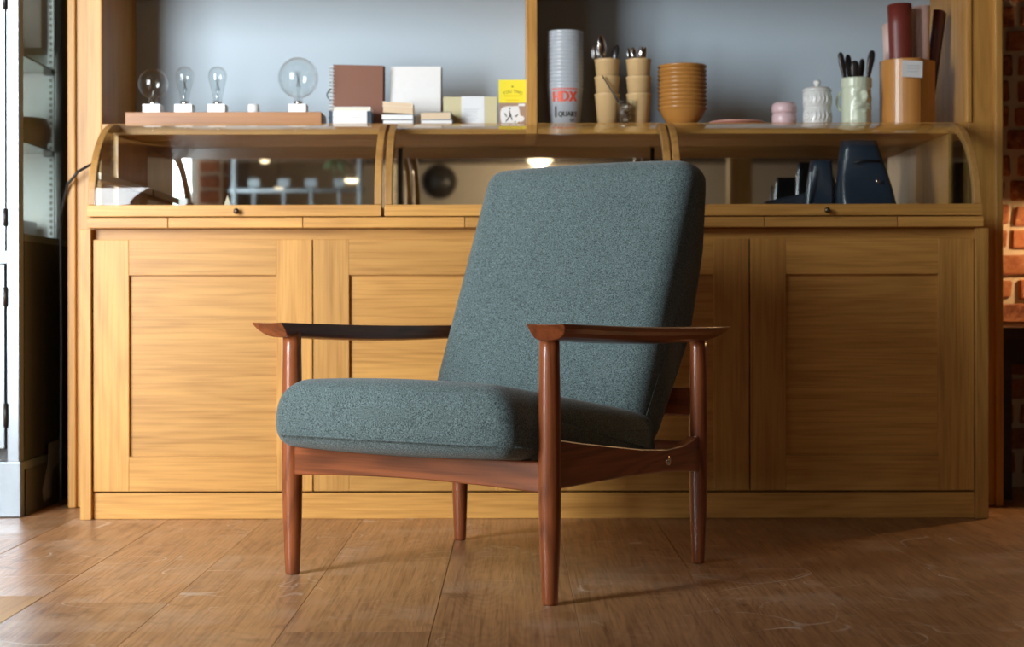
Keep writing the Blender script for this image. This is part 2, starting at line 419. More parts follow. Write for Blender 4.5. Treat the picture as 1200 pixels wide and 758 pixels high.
box(XW - 0.2, XR + 0.2, YF - 0.2, YB + 0.2, ZC, ZC + 0.1).build('ceiling', 'ceiling_wood', kind='structure', label='dark timber ceiling')
wb = box(XW - 0.2, XR + 0.2, YB, YB + 0.2, -0.06, ZC).build('wall_back', 'mortar', kind='structure', label='brick wall with pale mortar behind the wooden counter')
box(XR, XR + 0.2, YF, YB, -0.06, ZC).build('wall_right', 'wall_dark', kind='structure', label='dark side wall')
wf = box(XL - 0.2, XR + 0.2, YF - 0.2, YF, -0.06, ZC).build('wall_front', 'wall_cream', kind='structure', label='cream wall behind the viewer')
box(-1.6, XR, YF, YF + 0.5, 2.06, ZC).build('trim_1', 'wall_dark', kind='structure', label='dark bulkhead over the cream wall')
# left walls: rear room with one added fill window, the bay's outer wall, and the shop window wall across the bay
ZS, ZT = 0.5, 2.5
WA, WB_ = -3.4, -0.9
wl = MB()
for p, q in ((YF, WA), (WB_, YW - 0.45)): wl.box(XL - 0.2, XL, p, q, -0.06, ZC)
wl.box(XL - 0.2, XL, WA, WB_, -0.06, ZS); wl.box(XL - 0.2, XL, WA, WB_, ZT, ZC)
wl.box(XW - 0.2, XW, YW - 0.6, YB, -0.06, ZC)
wl.box(XW, -1.67, YW - 0.55, YW - 0.45, -0.06, ZC); wl.box(-1.70, -1.67, YW - 0.45, YW - 0.05, -0.06, ZC)
wl.build('wall_left', 'wall_dark', kind='structure', label='dark side walls with an added fill window')
SX0, SX1, SZ0, SZ1 = -3.40, -1.70, 0.35, 2.75
sw = MB().box(XW, SX0, YW, YW + 0.15, -0.06, ZC).box(SX0, SX1, YW, YW + 0.15, -0.06, SZ0).box(SX0, SX1, YW, YW + 0.15, SZ1, ZC)
sw.build('wall_window', 'wall_cream', kind='structure', label='wall carrying the large shop window')
def window(name, fn, a, b, z0, z1, label):
    wn = MB()
    for p, q in ((a, a + 0.05), (b - 0.05, b), ((a + b) / 2 - 0.025, (a + b) / 2 + 0.025)): wn.box(p, q, 0.05, 0.11, z0 + 0.05, z1 - 0.05)
    wn.box(a, b, 0.05, 0.11, z0, z0 + 0.05); wn.box(a, b, 0.05, 0.11, z1 - 0.05, z1)
    wo = xf(wn, fn).build(name, 'frame_white', kind='structure', label=label)
    for p, q in ((a + 0.05, (a + b) / 2 - 0.025), ((a + b) / 2 + 0.025, b - 0.05)):
        xf(box(p, q, 0.078, 0.082, z0 + 0.05, z1 - 0.05), fn).build('pane', 'window_glass', wo)
window('window_1', lambda x_, y_, z_: (x_, YW + y_, z_), SX0, SX1, SZ0, SZ1, 'large white framed shop window facing the cabinet')
window('fill_window', lambda x_, y_, z_: (XL - 0.02 - y_, x_, z_), WA, WB_, ZS, ZT, 'tall white framed window added in the dark side wall for fill light')  # unseen window added to let in fill light

# bricks
def brick_mesh(i, sx=0.225, sz=0.064, sy=0.05):
    bm = bmesh.new(); bmesh.ops.create_cube(bm, size=1.0)
    rnd = random.Random(100 + i)
    for v in bm.verts: v.co = Vector((v.co.x * sx + rnd.uniform(-.006, .006), v.co.y * sy, v.co.z * sz + rnd.uniform(-.004, .004)))
    bmesh.ops.bevel(bm, geom=list(bm.edges), offset=0.006, segments=1, affect='EDGES')
    for v in bm.verts: v.co += Vector((rnd.uniform(-.002, .002), rnd.uniform(-.003, .003), rnd.uniform(-.002, .002)))
    me = bpy.data.meshes.new('brick'); bm.to_mesh(me); bm.free(); me.materials.append(M['brick']); return me
BR = [brick_mesh(i) for i in range(4)]; BH = [brick_mesh(10 + i, sx=0.105) for i in range(3)]
pitch = 0.0825
# course centre at y=282 px of the photograph
zc0 = PZ(282.5, YB) % pitch
for c in range(31):
    z = zc0 + c * pitch
    heads = c % 2 == 0
    x = 1.30 + (0.11 if c % 2 else 0.0) + random.uniform(-.02, .02)
    while x < 2.7:
        m_ = random.choice(BH) if (heads and random.random() < 0.4) else random.choice(BR)
        wdt = 0.105 if m_ in BH else 0.225
        o = bpy.data.objects.new('brick', m_); COL.objects.link(o); o.parent = wb
        o.location = (x + wdt / 2, YB + 0.012 + random.uniform(-.004, .004), z + random.uniform(-.003, .003))
        x += wdt + 0.022
# brick pier ending the shop window wall
pier = box(SX1, -1.57, YW - 0.05, YW + 0.15, 0, ZC).build('trim_2', 'mortar', kind='structure', label='brick pier beside the shop window')
for c in range(36):
    z = 0.04 + c * pitch
    o = bpy.data.objects.new('brick', random.choice(BH)); COL.objects.link(o); o.parent = pier; o.location = (-1.635, YW + 0.142, z)
    o = bpy.data.objects.new('brick', random.choice(BH)); COL.objects.link(o); o.parent = pier
    o.rotation_euler = (0, 0, PI / 2); o.location = (-1.578, YW + 0.05, z)

# ------------------------------------------------------------ base cabinet
YD = 4.625   # door front plane
bc = thing('base_cabinet', 'long oak base cabinet with four shaker panel doors behind the armchair', 'cabinet', (0.055, 5.0, 0))
bx0, bx1 = -1.231, 1.342
box(bx0 + 0.03, bx1 - 0.03, 4.672, 5.36, 0.06, 0.823).build('carcass', 'oak_x', bc)
for a, b in ((bx0, -1.2), (1.306, bx1)):
    box(a, b, 4.612, 5.36, 0, 0.823).build('end_panel', 'oak_z', bc, bevel=0.0015)
box(-1.2, 1.306, 4.632, 4.66, 0.0, 0.073).build('plinth', 'oak_x', bc, bevel=0.001)
box(-1.2, 1.306, 4.645, 4.672, 0.788, 0.823).build('top_rail', 'oak_x', bc)
db = [PX(v, YD) for v in (108.5, 366.5, 622.5, 878.5, 1142)]
zd0, zd1 = 0.079, 0.7936
for i in range(4):
    a, b = db[i] + 0.0018, db[i + 1] - 0.0018; st = 0.101; y0, y1 = YD, YD + 0.022
    d = box(a + st - 0.006, b - st + 0.006, y0 + 0.013, y1 - 0.002, zd0 + 0.09, zd1 - 0.09).build('door', 'oak_x', bc)
    box(a, a + st, y0, y1, zd0, zd1).build('stile', 'oak_z', d, bevel=0.0014)
    box(b - st, b, y0, y1, zd0, zd1).build('stile', 'oak_z', d, bevel=0.0014)
    box(a + st, b - st, y0 + 0.0006, y1, zd1 - 0.101, zd1).build('rail', 'oak_x', d, bevel=0.001)
    box(a + st, b - st, y0 + 0.0006, y1, zd0, zd0 + 0.099).build('rail', 'oak_x', d, bevel=0.001)

# worktop with pull out boards
wt = thing('worktop', 'long oak worktop with flush pull out boards under the glass display cases', 'worktop', (0.055, 5.0, 0.8245))
box(-1.206, 1.325, 4.62, 5.36, 0.8245, 0.8565).build('board', 'oak_x', wt)
segx = [PX(v, 4.6) for v in (102, 197, 355, 545, 705, 896, 1052, 1153)]
for i in range(7):
    box(segx[i] + 0.001, segx[i + 1] - 0.001, 4.598, 4.62, 0.826, 0.855).build('pull_out_board', 'oak_x', wt, bevel=0.0012)

# ------------------------------------------------------------ hutch
YH, YK = 4.9, 5.36
hx0, hx1, hx2, hx3 = -1.335, -1.24, 1.3635, 1.4605
SB0, SB1 = 1.121, 1.153          # shelf board bottom / top
hu = thing('hutch', 'tall oak hutch with blue grey back panel above the display cases', 'cabinet', (0.06, 5.1, 0))
box(hx0, hx1, YH, YK, 0, 2.4).build('upright', 'oak_z', hu, bevel=0.004)
box(hx2, hx3, YH, YK, 0, 2.4).build('upright', 'oak_z', hu, bevel=0.004)
box(hx0 - 0.006, hx0 + 0.018, YH - 0.014, YH + 0.03, 0, 2.4).build('trim_strip', 'oak_z', hu, bevel=0.004)
box(hx3 - 0.018, hx3 + 0.006, YH - 0.014, YH + 0.03, 0, 2.4).build('trim_strip', 'oak_z', hu, bevel=0.004)
box(hx2 - 0.004, hx2 + 0.012, YH - 0.006, YH + 0.02, SB1, 2.4).build('trim_strip', 'oak_z', hu, bevel=0.003)
box(0.036, 0.0693, YH - 0.004, YK, SB0, 2.4).build('divider', 'oak_z', hu, bevel=0.002)
box(hx1, 0.036, YH, YK, SB0, SB1).build('shelf', 'oak_x', hu, bevel=0.001)
box(0.0693, hx2, YH, YK, SB0, SB1).build('shelf', 'oak_x', hu, bevel=0.001)
box(hx1, 0.036, YH, YK, 1.615, 1.64).build('shelf', 'oak_x', hu)
box(0.0693, hx2, YH, YK, 1.615, 1.64).build('shelf', 'oak_x', hu)
box(hx0, hx3, YH - 0.01, YK, 2.4, 2.44).build('top_board', 'oak_x', hu)
box(hx1, hx2, YK - 0.02, YK + 0.03, SB1, 2.4).build('back_panel', 'back_paint', hu)

# ------------------------------------------------------------ curved glass display cases
CY0, CZ0, CZ1 = 4.6, 0.8905, 1.150
def arc(off=0.0, n=18, y1=4.9):
    pts = []
    for i in range(n + 1):
        a = PI / 2 * i / n
        pts.append((y1 - (y1 - CY0 - off) * math.cos(a), CZ0 + (CZ1 - CZ0 - off) * math.sin(a)))
    return pts
def strip(mb, x0, x1, o, i_):
    n = len(o); vs = []
    for p, q in zip(o, i_): vs += [(x0, *p), (x1, *p), (x1, *q), (x0, *q)]
    fs = [(0, 1, 2, 3), tuple(4 * (n - 1) + k for k in (3, 2, 1, 0))]
    for i in range(n - 1):
        for k in range(4):
            fs.append((4 * i + k, 4 * i + (k + 1) % 4, 4 * i + 4 + (k + 1) % 4, 4 * i + 4 + k))
    return mb.add(vs, fs, False)
CASES = [(-1.205, -0.3755, 277, 'left'), (-0.366, 0.446, None, 'mid'), (0.4525, 1.318, 970, 'right')]
CLAB = ['curved glass display case beside the steel fridge, under the light bulbs', 'curved glass display case directly behind the armchair back', 'curved glass display case holding dark navy leather bags']
for (a, b, kx, nm), lab in zip(CASES, CLAB):
    dc = thing('display_case', lab, 'display case', ((a + b) / 2, 4.95, 0.857), 'curved glass display cases on the worktop')
    br = box(a, b, 4.588, 4.612, 0.8575, 0.8895).build('base_rail', 'oak_x', dc, bevel=0.0015)
    kxx = PX(kx, 4.57) if kx else (a + b) / 2
    kn = MB().lathe([(0.0035, 0), (0.0035, 0.008), (0.0075, 0.012), (0.0085, 0.017), (0.006, 0.022), (0, 0.023)], seg=16)
    xf(kn, lambda x_, y_, z_: (kxx + x_, 4.588 - z_, 0.871 + y_)).build('knob', 'brass_dark', br)
    box(a + 0.002, b - 0.002, 4.612, 5.30, 0.8575, 0.884).build('case_floor', 'oak_x', dc)
    for x0 in (a, b - 0.02):
        strip(MB(), x0, x0 + 0.02, arc(0.0), arc(0.024)).build('arch', 'arch_oak', dc, bevel=0.002)
        # end glass
        xm = x0 + 0.008
        pg = [(4.9, CZ0)] + arc(0.012)
        MB().prism(pg, 'x', xm, xm + 0.004).build('end_glass', 'glass', dc)
    g = MB(); o_ = arc(0.001, 40); n = len(o_)
    vs = []
    for p in o_: vs += [(a + 0.02, *p), (b - 0.02, *p)]
    g.add(vs, [(2 * i, 2 * i + 1, 2 * i + 3, 2 * i + 2) for i in range(n - 1)], True)
    go = g.build('curved_glass', 'glass', dc)
    box(a + 0.003, b - 0.003, 5.30, 5.304, 0.884, SB0 - 0.001).build('mirror_back', 'mirror', dc, label='smoked mirror back')
    if nm == 'left':
        box(a, a + 0.012, 4.905, 5.30, 0.884, SB0 - 0.001).build('end_panel', 'oak_z', dc)
        box(a + 0.012, a + 0.03, 4.63, 5.29, 0.965, 0.985).build('end_rail', 'cream_card', dc)
    if nm == 'right':
        box(b - 0.012, b, 4.905, 5.30, 0.884, SB0 - 0.001).build('end_panel', 'oak_z', dc)

# ------------------------------------------------------------ armchair
th = math.atan2(-0.559, 0.829)
O2 = ((-0.504 + 0.0724) / 2, (3.671 + 3.291) / 2)
ch = thing('armchair', 'teak framed lounge armchair with dark green grey wool cushions', 'armchair', (O2[0], O2[1], 0), rz=th)
HW, DP = 0.345, 0.644
for sx in (-1, 1):
    for v, r in ((0, 1.0), (DP, 0.93)):
        prof = [(0.0, 0.0), (0.0145 * r, 0.0), (0.0162 * r, 0.003), (0.0185 * r, 0.05), (0.0213 * r, 0.12), (0.0228 * r, 0.20), (0.0232 * r, 0.30), (0.0225 * r, 0.40), (0.0210 * r, 0.50), (0.0205 * r, 0.545 - 0.012 * (v > 0))]
        MB().lathe(prof, sx * HW, v, seg=28).build('leg', 'teak_z', ch, local=True)
def round_poly(poly, rads, seg=7):
    out = []; n = len(poly)
    for i in range(n):
        p = Vector(poly[i]); a = Vector(poly[i - 1]) - p; b = Vector(poly[(i + 1) % n]) - p
        r = rads[i]
        if r <= 0: out.append(tuple(p)); continue
        ang = a.angle(b); d = min(r / math.tan(ang / 2), 0.48 * a.length, 0.48 * b.length)
        A = p + a.normalized() * d; B = p + b.normalized() * d
        for k in range(seg + 1):
            t = k / seg; out.append(tuple((1 - t) ** 2 * A + 2 * t * (1 - t) * p + t * t * B))
    return out
def resample(pts, n):
    P = [Vector(p) for p in pts]; P.append(P[0]); L = [0]
    for i in range(len(P) - 1): L.append(L[-1] + (P[i + 1] - P[i]).length)
    out = []; j = 0
    for k in range(n):
        s = L[-1] * k / n
        while L[j + 1] < s: j += 1
        t = (s - L[j]) / max(1e-9, L[j + 1] - L[j]); out.append(P[j].lerp(P[j + 1], t))
    return out
def cushion(poly, rads, U, r, crown, n=120, nu=14, taper=None):
    pr = resample(round_poly(poly, rads), n)
    A = sum(pr[i].x * pr[(i + 1) % n].y - pr[(i + 1) % n].x * pr[i].y for i in range(n))
    if A < 0: pr.reverse()
    nor = []
    for i in range(n):
        d = (pr[(i + 1) % n] - pr[i - 1]).normalized(); nor.append(Vector((d.y, -d.x)))
    stations = []
    for k in range(7): t = PI / 2 * k / 6; stations.append((-(U - r) - r * math.cos(t), r * (1 - math.sin(t))))
    for k in range(1, nu): stations.append((-(U - r) + 2 * (U - r) * k / nu, 0))
    for k in range(7): t = PI / 2 * (1 - k / 6); stations.append(((U - r) + r * math.cos(t), r * (1 - math.sin(t))))
    mb = MB(); vs = []; fs = []
    for u, ins in stations:
        off = crown * (1 - (u / U) ** 2) - ins
        for p, q in zip(pr, nor):
            w_ = p + q * off; uu = u * (taper(w_.y) if taper else 1.0)
            vs.append((uu, w_.x, w_.y))
    m = len(stations)
    for i in range(m - 1):
        for k in range(n):
            k2 = (k + 1) % n; fs.append((i * n + k, i * n + k2, (i + 1) * n + k2, (i + 1) * n + k))
    for base, sgn in ((0, -1), ((m - 1) * n, 1)):
        ring = list(range(base, base + n)); cen = sum((Vector(vs[i]) for i in ring), Vector()) / n
        for t, push in ((0.8, 0.0015), (0.45, 0.003)):
            st = len(vs)
            for i in range(base, base + n):
                w_ = cen.lerp(Vector(vs[i]), t); vs.append((w_.x + sgn * push, w_.y, w_.z))
            new = list(range(st, st + n))
            fs += [(ring[k], ring[(k + 1) % n], new[(k + 1) % n], new[k]) for k in range(n)]; ring = new
        c = len(vs); vs.append((cen.x + sgn * 0.004, cen.y, cen.z))
        fs += [(ring[k], ring[(k + 1) % n], c) for k in range(n)]
    return mb.add(vs, fs, True)
seat_poly = [(-0.105, 0.300), (-0.112, 0.452), (0.50, 0.356), (0.52, 0.236)]
sc = cushion(seat_poly, [0.05, 0.11, 0.04, 0.04], 0.3185, 0.040, 0.008, taper=lambda z: 1 - 0.15 * (max(0.0, z - 0.335) / 0.115) ** 2.3)
so = sc.build('seat_cushion', 'wool', ch, local=True)
# seam running round the lower front and side edges of the seat
sm = []
zs = lambda v: 0.323 - 0.115 * (v + 0.1)
for k in range(13): sm.append((-0.3205, 0.42 - 0.49 * k / 12, zs(0.42 - 0.49 * k / 12)))
for k in range(1, 25):
    u = -0.3 + 0.6 * k / 25; sm.append((u, -0.1125 - 0.006 * (1 - (u / .32) ** 2), zs(-0.1) + 0.002))
for k in range(13): sm.append((0.3205, -0.07 + 0.49 * k / 12, zs(-0.07 + 0.49 * k / 12)))
MB().tube(sm, 0.0022, 6).build('seam', 'wool', so, local=True)
back_poly = [(0.395, 0.285), (0.690, 0.955), (0.812, 0.945), (0.790, 0.73), (0.722, 0.525), (0.548, 0.278)]
bo = cushion(back_poly, [0.06, 0.06, 0.06, 0.2, 0.2, 0.06], 0.302, 0.050, 0.007, n=150).build('back_cushion', 'wool', ch, local=True)
# rails
fr = MB(); fv = []
nn = 16
for i in range(nn + 1):
    t = i / nn; u = -0.333 + 0.666 * t; ar = 0.010 * math.sin(PI * t)
    for v in (-0.013, 0.013): fv += [(u, v, 0.225 + ar), (u, v, 0.288)]
ff = []
for i in range(nn):
    b0, b1 = 4 * i, 4 * i + 4
    ff += [(b0, b1, b1 + 1, b0 + 1), (b0 + 2, b0 + 3, b1 + 3, b1 + 2), (b0 + 1, b1 + 1, b1 + 3, b0 + 3), (b0, b0 + 2, b1 + 2, b1)]
ff += [(0, 1, 3, 2), (4 * nn, 4 * nn + 2, 4 * nn + 3, 4 * nn + 1)]
fr.add(fv, ff).build('front_rail', 'teak_x', ch, local=True, bevel=0.003)
sp = [(0.005, 0.334), (0.10, 0.320), (0.22, 0.305), (0.36, 0.288), (0.47, 0.2795), (0.55, 0.283), (0.64, 0.302), (0.64, 0.214), (0.56, 0.222), (0.47, 0.228), (0.3, 0.233), (0.005, 0.232)]
for sx in (-1, 1):
    s_ = MB().prism(sp, 'x', sx * HW - 0.012, sx * HW + 0.012).build('side_rail', 'teak_y', ch, local=True, bevel=0.003)
    bl = MB().lathe([(0.0, 0), (0.0110, 0), (0.0110, 0.003), (0.0085, 0.004), (0.003, 0.002), (0, 0.002)], seg=14)
    xf(bl, lambda x_, y_, z_: (sx * (HW + 0.012 + z_ - 0.001), 0.475 + x_, 0.253 + y_)).build('bolt', 'chrome', s_, local=True)
box(-HW, HW, DP - 0.008, DP + 0.016, 0.344, 0.410).build('back_rail', 'teak_x', ch, local=True, bevel=0.004)
box(-HW, HW, DP - 0.012, DP + 0.012, 0.225, 0.285).build('back_rail', 'teak_x', ch, local=True, bevel=0.004)
for u in (-0.2, 0, 0.2):
    MB().tube([(u, 0.62, 0.29), (u, 0.823, 0.86)], 0.010, 10).build('back_slat', 'teak_z', ch, local=True)
def arm(sx):
    mb = MB(); ui, uo = -0.023, 0.071; m = 40; vs = []; fs = []
    top = [(i / 8, 0.0) for i in range(9)]
    bot = [(1.0, 0.16), (0.985, 0.30), (0.93, 0.52), (0.82, 0.76), (0.68, 0.92), (0.5, 1.0), (0.3, 1.0), (0.14, 0.98), (0.05, 0.88), (0.012, 0.66), (0.0, 0.35)]
    cs = top + bot; n = len(cs)
    for i in range(m + 1):
        t = i / m; zt = 0.5675 - 0.013 * t - 0.004 * math.sin(PI * t)
        thk = 0.037 * (0.92 + 0.08 * math.sin(PI * t))
        wd = (uo - ui) * (1 - 0.12 * t - 0.10 * max(0, (t - 0.8) / 0.2) ** 2 - 0.06 * max(0, (0.06 - t) / 0.06))
        for s, d in cs:
            va = -0.058 + 0.028 * d; vb = DP + 0.064 - 0.075 * d ** 1.3
            v = va + t * (vb - va)
            dish = -0.002 * math.sin(PI * s) if d == 0 else 0
            vs.append((sx * (HW + ui + 0.004 + s * wd), v, zt - d * thk + dish))
    for i in range(m):
        for k in range(n):
            k2 = (k + 1) % n; fs.append((i * n + k, i * n + k2, (i + 1) * n + k2, (i + 1) * n + k))
    fs += [tuple(range(n)), tuple(reversed(range(m * n, (m + 1) * n)))]
    o = mb.add(vs, fs, False).build('armrest', 'teak_y', ch, local=True, bevel=0.0022, seg=3)
    for p in o.data.polygons: p.use_smooth = False
arm(-1); arm(1)

# ------------------------------------------------------------ things on the shelf
SZ = SB1 + 0.0005
def px_s(x, Z=4.95): return PX(x, Z)
S = F / 4.95      # px per metre on the shelf
# plank with bulbs
pa, pb = PX(147, 4.93), PX(377, 4.93)
PT = SZ + 0.039
box(pa, pb, 4.93, 5.06, SZ, PT).build('wood_plank', 'plank_oak', loc=((pa + pb) / 2, 4.99, SZ), bevel=0.0015, label='long low wooden plank under the row of light bulbs', cat='plank')
def bulb(cx, kind, r, label, boxy=True):
    X = PX(cx, 4.97); b = thing('light_bulb', label, 'light bulb', (X, 4.97, PT + 0.0003), 'bulbs on the plank')
    h = 0.026
    box(X - 0.027, X + 0.027, 4.943, 4.997, PT + 0.0003, PT + h).build('socket_block', 'white', b, bevel=0.001)
    z0 = PT + h
    MB().lathe([(0.0135, z0), (0.0135, z0 + 0.008), (0.012, z0 + 0.010)], X, 4.97, 20).build('screw_cap', 'chrome', b)
    z1 = z0 + 0.008
    if kind == 'globe':
        c = z1 + 0.012 + r; a0 = math.asin(0.014 / r)
        pr = [(0.0125, z1)] + [(r * math.sin(PI - t), c + r * math.cos(PI - t)) for t in [a0 + (PI - a0) * i / 22 for i in range(23)]]
        H = 2 * r
    else:
        H = 0.100
        pr = [(0.0125, z1), (0.0135, z1 + 0.012), (0.017, z1 + 0.030), (0.023, z1 + 0.052), (0.0275, z1 + 0.070), (0.0285, z1 + 0.082), (0.0265, z1 + 0.093), (0.019, z1 + 0.103), (0.009, z1 + 0.108), (0, z1 + 0.109)]
        if r > 1: pr = [(q, z1 + (z - z1) * 1.0) for q, z in pr]
    pr[-1] = (0, pr[-1][1])
    MB().lathe(pr, X, 4.97, 32).build('glass_envelope', 'bulb_glass', b)
    MB().lathe([(0.005, z1), (0.0035, z1 + H * 0.35), (0.0025, z1 + H * 0.6), (0, z1 + H * 0.61)], X, 4.97, 10).build('glass_stem', 'bulb_glass', b)
    q = [(X + 0.008 * math.cos(i * 2.6), 4.97 + 0.008 * math.sin(i * 2.6), z1 + H * (0.35 if i % 2 else 0.75)) for i in range(9)]
    MB().tube(q, 0.0005, 5).build('filament', 'brass_dark', b)
bulb(180, 'globe', 0.0455, 'clear small round globe bulb on white block at the dark end of the plank')
bulb(217, 'st', 1, 'clear teardrop bulb on white block next to the small globe bulb')
bulb(255.5, 'st', 1, 'clear teardrop bulb on white block next to the empty round socket')
bulb(350, 'globe', 0.0625, 'large clear round globe bulb on white block beside the brown notebook')
X = PX(297.5, 4.97)
MB().lathe([(0.0, PT), (0.017, PT), (0.0175, PT + 0.002), (0.0175, PT + 0.025), (0.016, PT + 0.027), (0.012, PT + 0.027), (0.011, PT + 0.012), (0, PT + 0.012)], X, 4.97, 28).build('lamp_socket', 'white', loc=(X, 4.97, PT), label='empty round white lamp socket on the plank between bulbs', cat='socket')

# notebook
nb = thing('spiral_notebook', 'brown leather spiral notebook standing behind the stack of navy books', 'notebook', (PX(420, 5.03), 5.03, SZ))
n0, n1 = PX(390.5, 5.03), PX(449.5, 5.03); nz = PZ(75.5, 5.03)
lean = lambda x_, y_, z_: (x_, y_ + (z_ - SZ) * 0.10, z_ - (x_ - n0) * 0.02 + 0.002)
xf(box(n0, n1, 5.02, 5.024, SZ + .001, nz), lean).build('cover', 'leather_brown', nb, bevel=0.0015)
xf(box(n0 + .003, n1 - .003, 5.0245, 5.038, SZ + .004, nz - .004), lean).build('pages', 'page', nb)
xf(box(n0, n1 + .004, 5.0385, 5.042, SZ + .001, nz), lean).build('cover', 'leather_brown', nb, bevel=0.0015)
for i in range(17):
    z = SZ + 0.012 + i * (nz - SZ - 0.02) / 16
    q = [(n0 + 0.002 + 0.010 * math.cos(a) - 0.004, 5.031 + 0.014 * math.sin(a), z) for a in [2 * PI * j / 12 for j in range(13)]]
    xf(MB().tube(q, 0.0016, 5, cap=False), lean).build('ring', 'white', nb)
q = [(n0 - 0.008 - 0.012 * math.sin(PI * t / 8), 5.034, SZ + 0.085 + 0.036 * t / 8) for t in range(9)]
xf(MB().tube(q, 0.002, 6), lean).build('pen_loop', 'black', nb)

def book(x0, x1, y0, y1, z0, z1, cover, page, label, tilt=0.0, rz=0.0, group=None, band=None, cth=0.0015):
    cx, cy = (x0 + x1) / 2, (y0 + y1) / 2
    b = thing('book', label, 'book', (cx, cy, z0), group)
    def t_(x_, y_, z_):
        dx, dy = x_ - cx, y_ - cy
        return (cx + dx * math.cos(rz) - dy * math.sin(rz), cy + dx * math.sin(rz) + dy * math.cos(rz), z_ + tilt * (x_ - x1) * -1 * 1.0)
    xf(box(x0 + .001, x1 - .003, y0 + .002, y1 - .002, z0 + cth, z1 - cth), t_).build('pages', page, b)
    xf(box(x0, x1, y0, y1, z1 - cth, z1), t_).build('cover', cover, b)
    xf(box(x0, x1, y0, y1, z0, z0 + cth), t_).build('cover', cover, b)
    xf(box(x1 - .003, x1, y0, y1, z0 + cth, z1 - cth), t_).build('spine', cover, b)
    if band:
        xf(box(x0 + band, x1 - band, y0 - .0008, y1, z0 - .0, z1), t_).build('paper_band', 'white_page', b)
    return b
Zb = 4.93
def zb(y): return PZ(y, Zb)
g1 = 'books stacked before the brown notebook'
z0 = SZ
for i, lab in enumerate(('navy book in a white paper band, lowest of its stack by the brown notebook', 'navy book in a white paper band, middle of its stack by the brown notebook')):
    book(PX(386, Zb), PX(436, Zb), 4.915, 5.0, z0, z0 + 0.0195, 'navy_cover', 'navy_cover', lab, group=g1, band=0.013); z0 += 0.020
book(PX(391.5, Zb), PX(435, Zb), 4.918, 5.0, z0, z0 + 0.0125, 'white_page', 'page', 'thin cream paged book topping the navy books', group=g1)
g2 = 'books stacked before the white canvas'
z0 = SZ
book(PX(449.5, Zb), PX(485.5, Zb), 4.915, 4.99, z0, z0 + 0.0125, 'grey_cover', 'white_page', 'white paged book with grey cover, lowest of the tall stack by the canvas', group=g2); z0 += 0.013
book(PX(448, Zb), PX(485.5, Zb), 4.915, 4.99, z0, z0 + 0.0165, 'grey_cover', 'white_page', 'white paged book with grey cover, second up in the tall stack', group=g2); z0 += 0.017
book(PX(449.5, Zb), PX(484.5, Zb), 4.913, 4.99, z0, z0 + 0.0190, 'page_beige', 'page_beige', 'beige paperback second from the top of the tall stack', group=g2, tilt=0.06); z0 += 0.0193
book(PX(449, Zb), PX(484.5, Zb), 4.918, 4.99, z0, z0 + 0.0140, 'page', 'page_beige', 'beige paperback topping the tall stack, slightly tilted', group=g2, tilt=0.06)
z0 = SZ
book(PX(494, Zb), PX(531, Zb), 4.915, 4.985, z0, z0 + 0.0125, 'grey_cover', 'white_page', 'white paged book under a beige one in the low stack', group=g2); z0 += 0.013
book(PX(493.5, Zb), PX(529.5, Zb), 4.913, 4.985, z0, z0 + 0.0240, 'grey_cover', 'page_beige', 'beige paged book with grey cover topping the low stack', group=g2, tilt=-0.02)
# canvas
c0, c1 = PX(457.5, 5.06), PX(517, 5.06); cz = PZ(76.5, 5.06)
lean2 = lambda x_, y_, z_: (x_, y_ + (z_ - SZ) * 0.16, z_)
cv = thing('canvas', 'blank white square canvas leaning behind the low books', 'canvas', ((c0 + c1) / 2, 5.06, SZ))
xf(box(c0, c1, 5.05, 5.066, SZ, cz), lean2).build('canvas_front', 'white', cv, bevel=0.001)
xf(box(c0 + .004, c1 + .003, 5.0662, 5.072, SZ + .001, cz - .002), lean2).build('backing', 'grey_cover', cv)
# linen box with paper band
a, b = PX(520, 4.99), PX(583, 4.99); bz = PZ(113.5, 4.99)
lb = thing('linen_box', 'beige linen box with a white paper band beside the yellow card', 'box', ((a + b) / 2, 5.0, SZ))
box(a, b, 4.985, 5.015, SZ, bz).build('box_body', 'linen', lb, bevel=0.001)
bd = box(PX(541, 4.985), PX(568, 4.985), 4.9838, 5.0162, SZ, bz + .001).build('paper_band', 'paper_white', lb)
for i in range(6):
    zz = bz - 0.040 - i * 0.0065; wv = (0.024, 0.020, 0.023, 0.018, 0.022, 0.016)[i]
    box((a + b) / 2 + .002 - wv, (a + b) / 2 + .002 + wv, 4.9832, 4.9838, zz, zz + 0.0016).build('print_line', 'print_grey', bd)
# cards
Zc = 4.955
kc = thing('mug_card', 'brown card printed with a white mug, standing against the hutch divider', 'card', (PX(601, Zc), Zc, SZ))
a, b = PX(585.5, Zc), PX(616.5, Zc); zt = PZ(120.5, Zc)
box(a, b, Zc, Zc + 0.006, SZ, zt).build('card', 'kraft', kc)
def cpt(x_, y_): return (PX(x_, Zc), PZ(y_, Zc))
mug = [cpt(*p) for p in ((588, 144.3), (586.8, 138), (587, 130), (589, 126), (594, 124.6), (602, 124.4), (608, 124), (609.5, 130), (610, 135.5), (613, 136), (614.8, 138.5), (614, 141.5), (611, 143), (608, 142.5), (606.5, 144.3))]
MB().prism(mug, 'y', Zc - 0.0012, Zc - 0.0001).build('mug_print', 'white', kc)
def stroke(pts, r): 
    q = [(PX(x_, Zc), Zc - 0.0016, PZ(y_, Zc)) for x_, y_ in pts]
    mb = MB().tube(q, r, 5); xf(mb, lambda x_, y_, z_: (x_, Zc - 0.0016 + (y_ - Zc + 0.0016) * 0.15, z_)).build('ink_stroke', 'ink', kc)
stroke([(597.5, 126.3), (598.3, 128)], [0.0022, 0.0018]); stroke([(597.2, 129.5), (598.0, 133), (598.5, 137)], [0.0012, 0.0020, 0.0038])
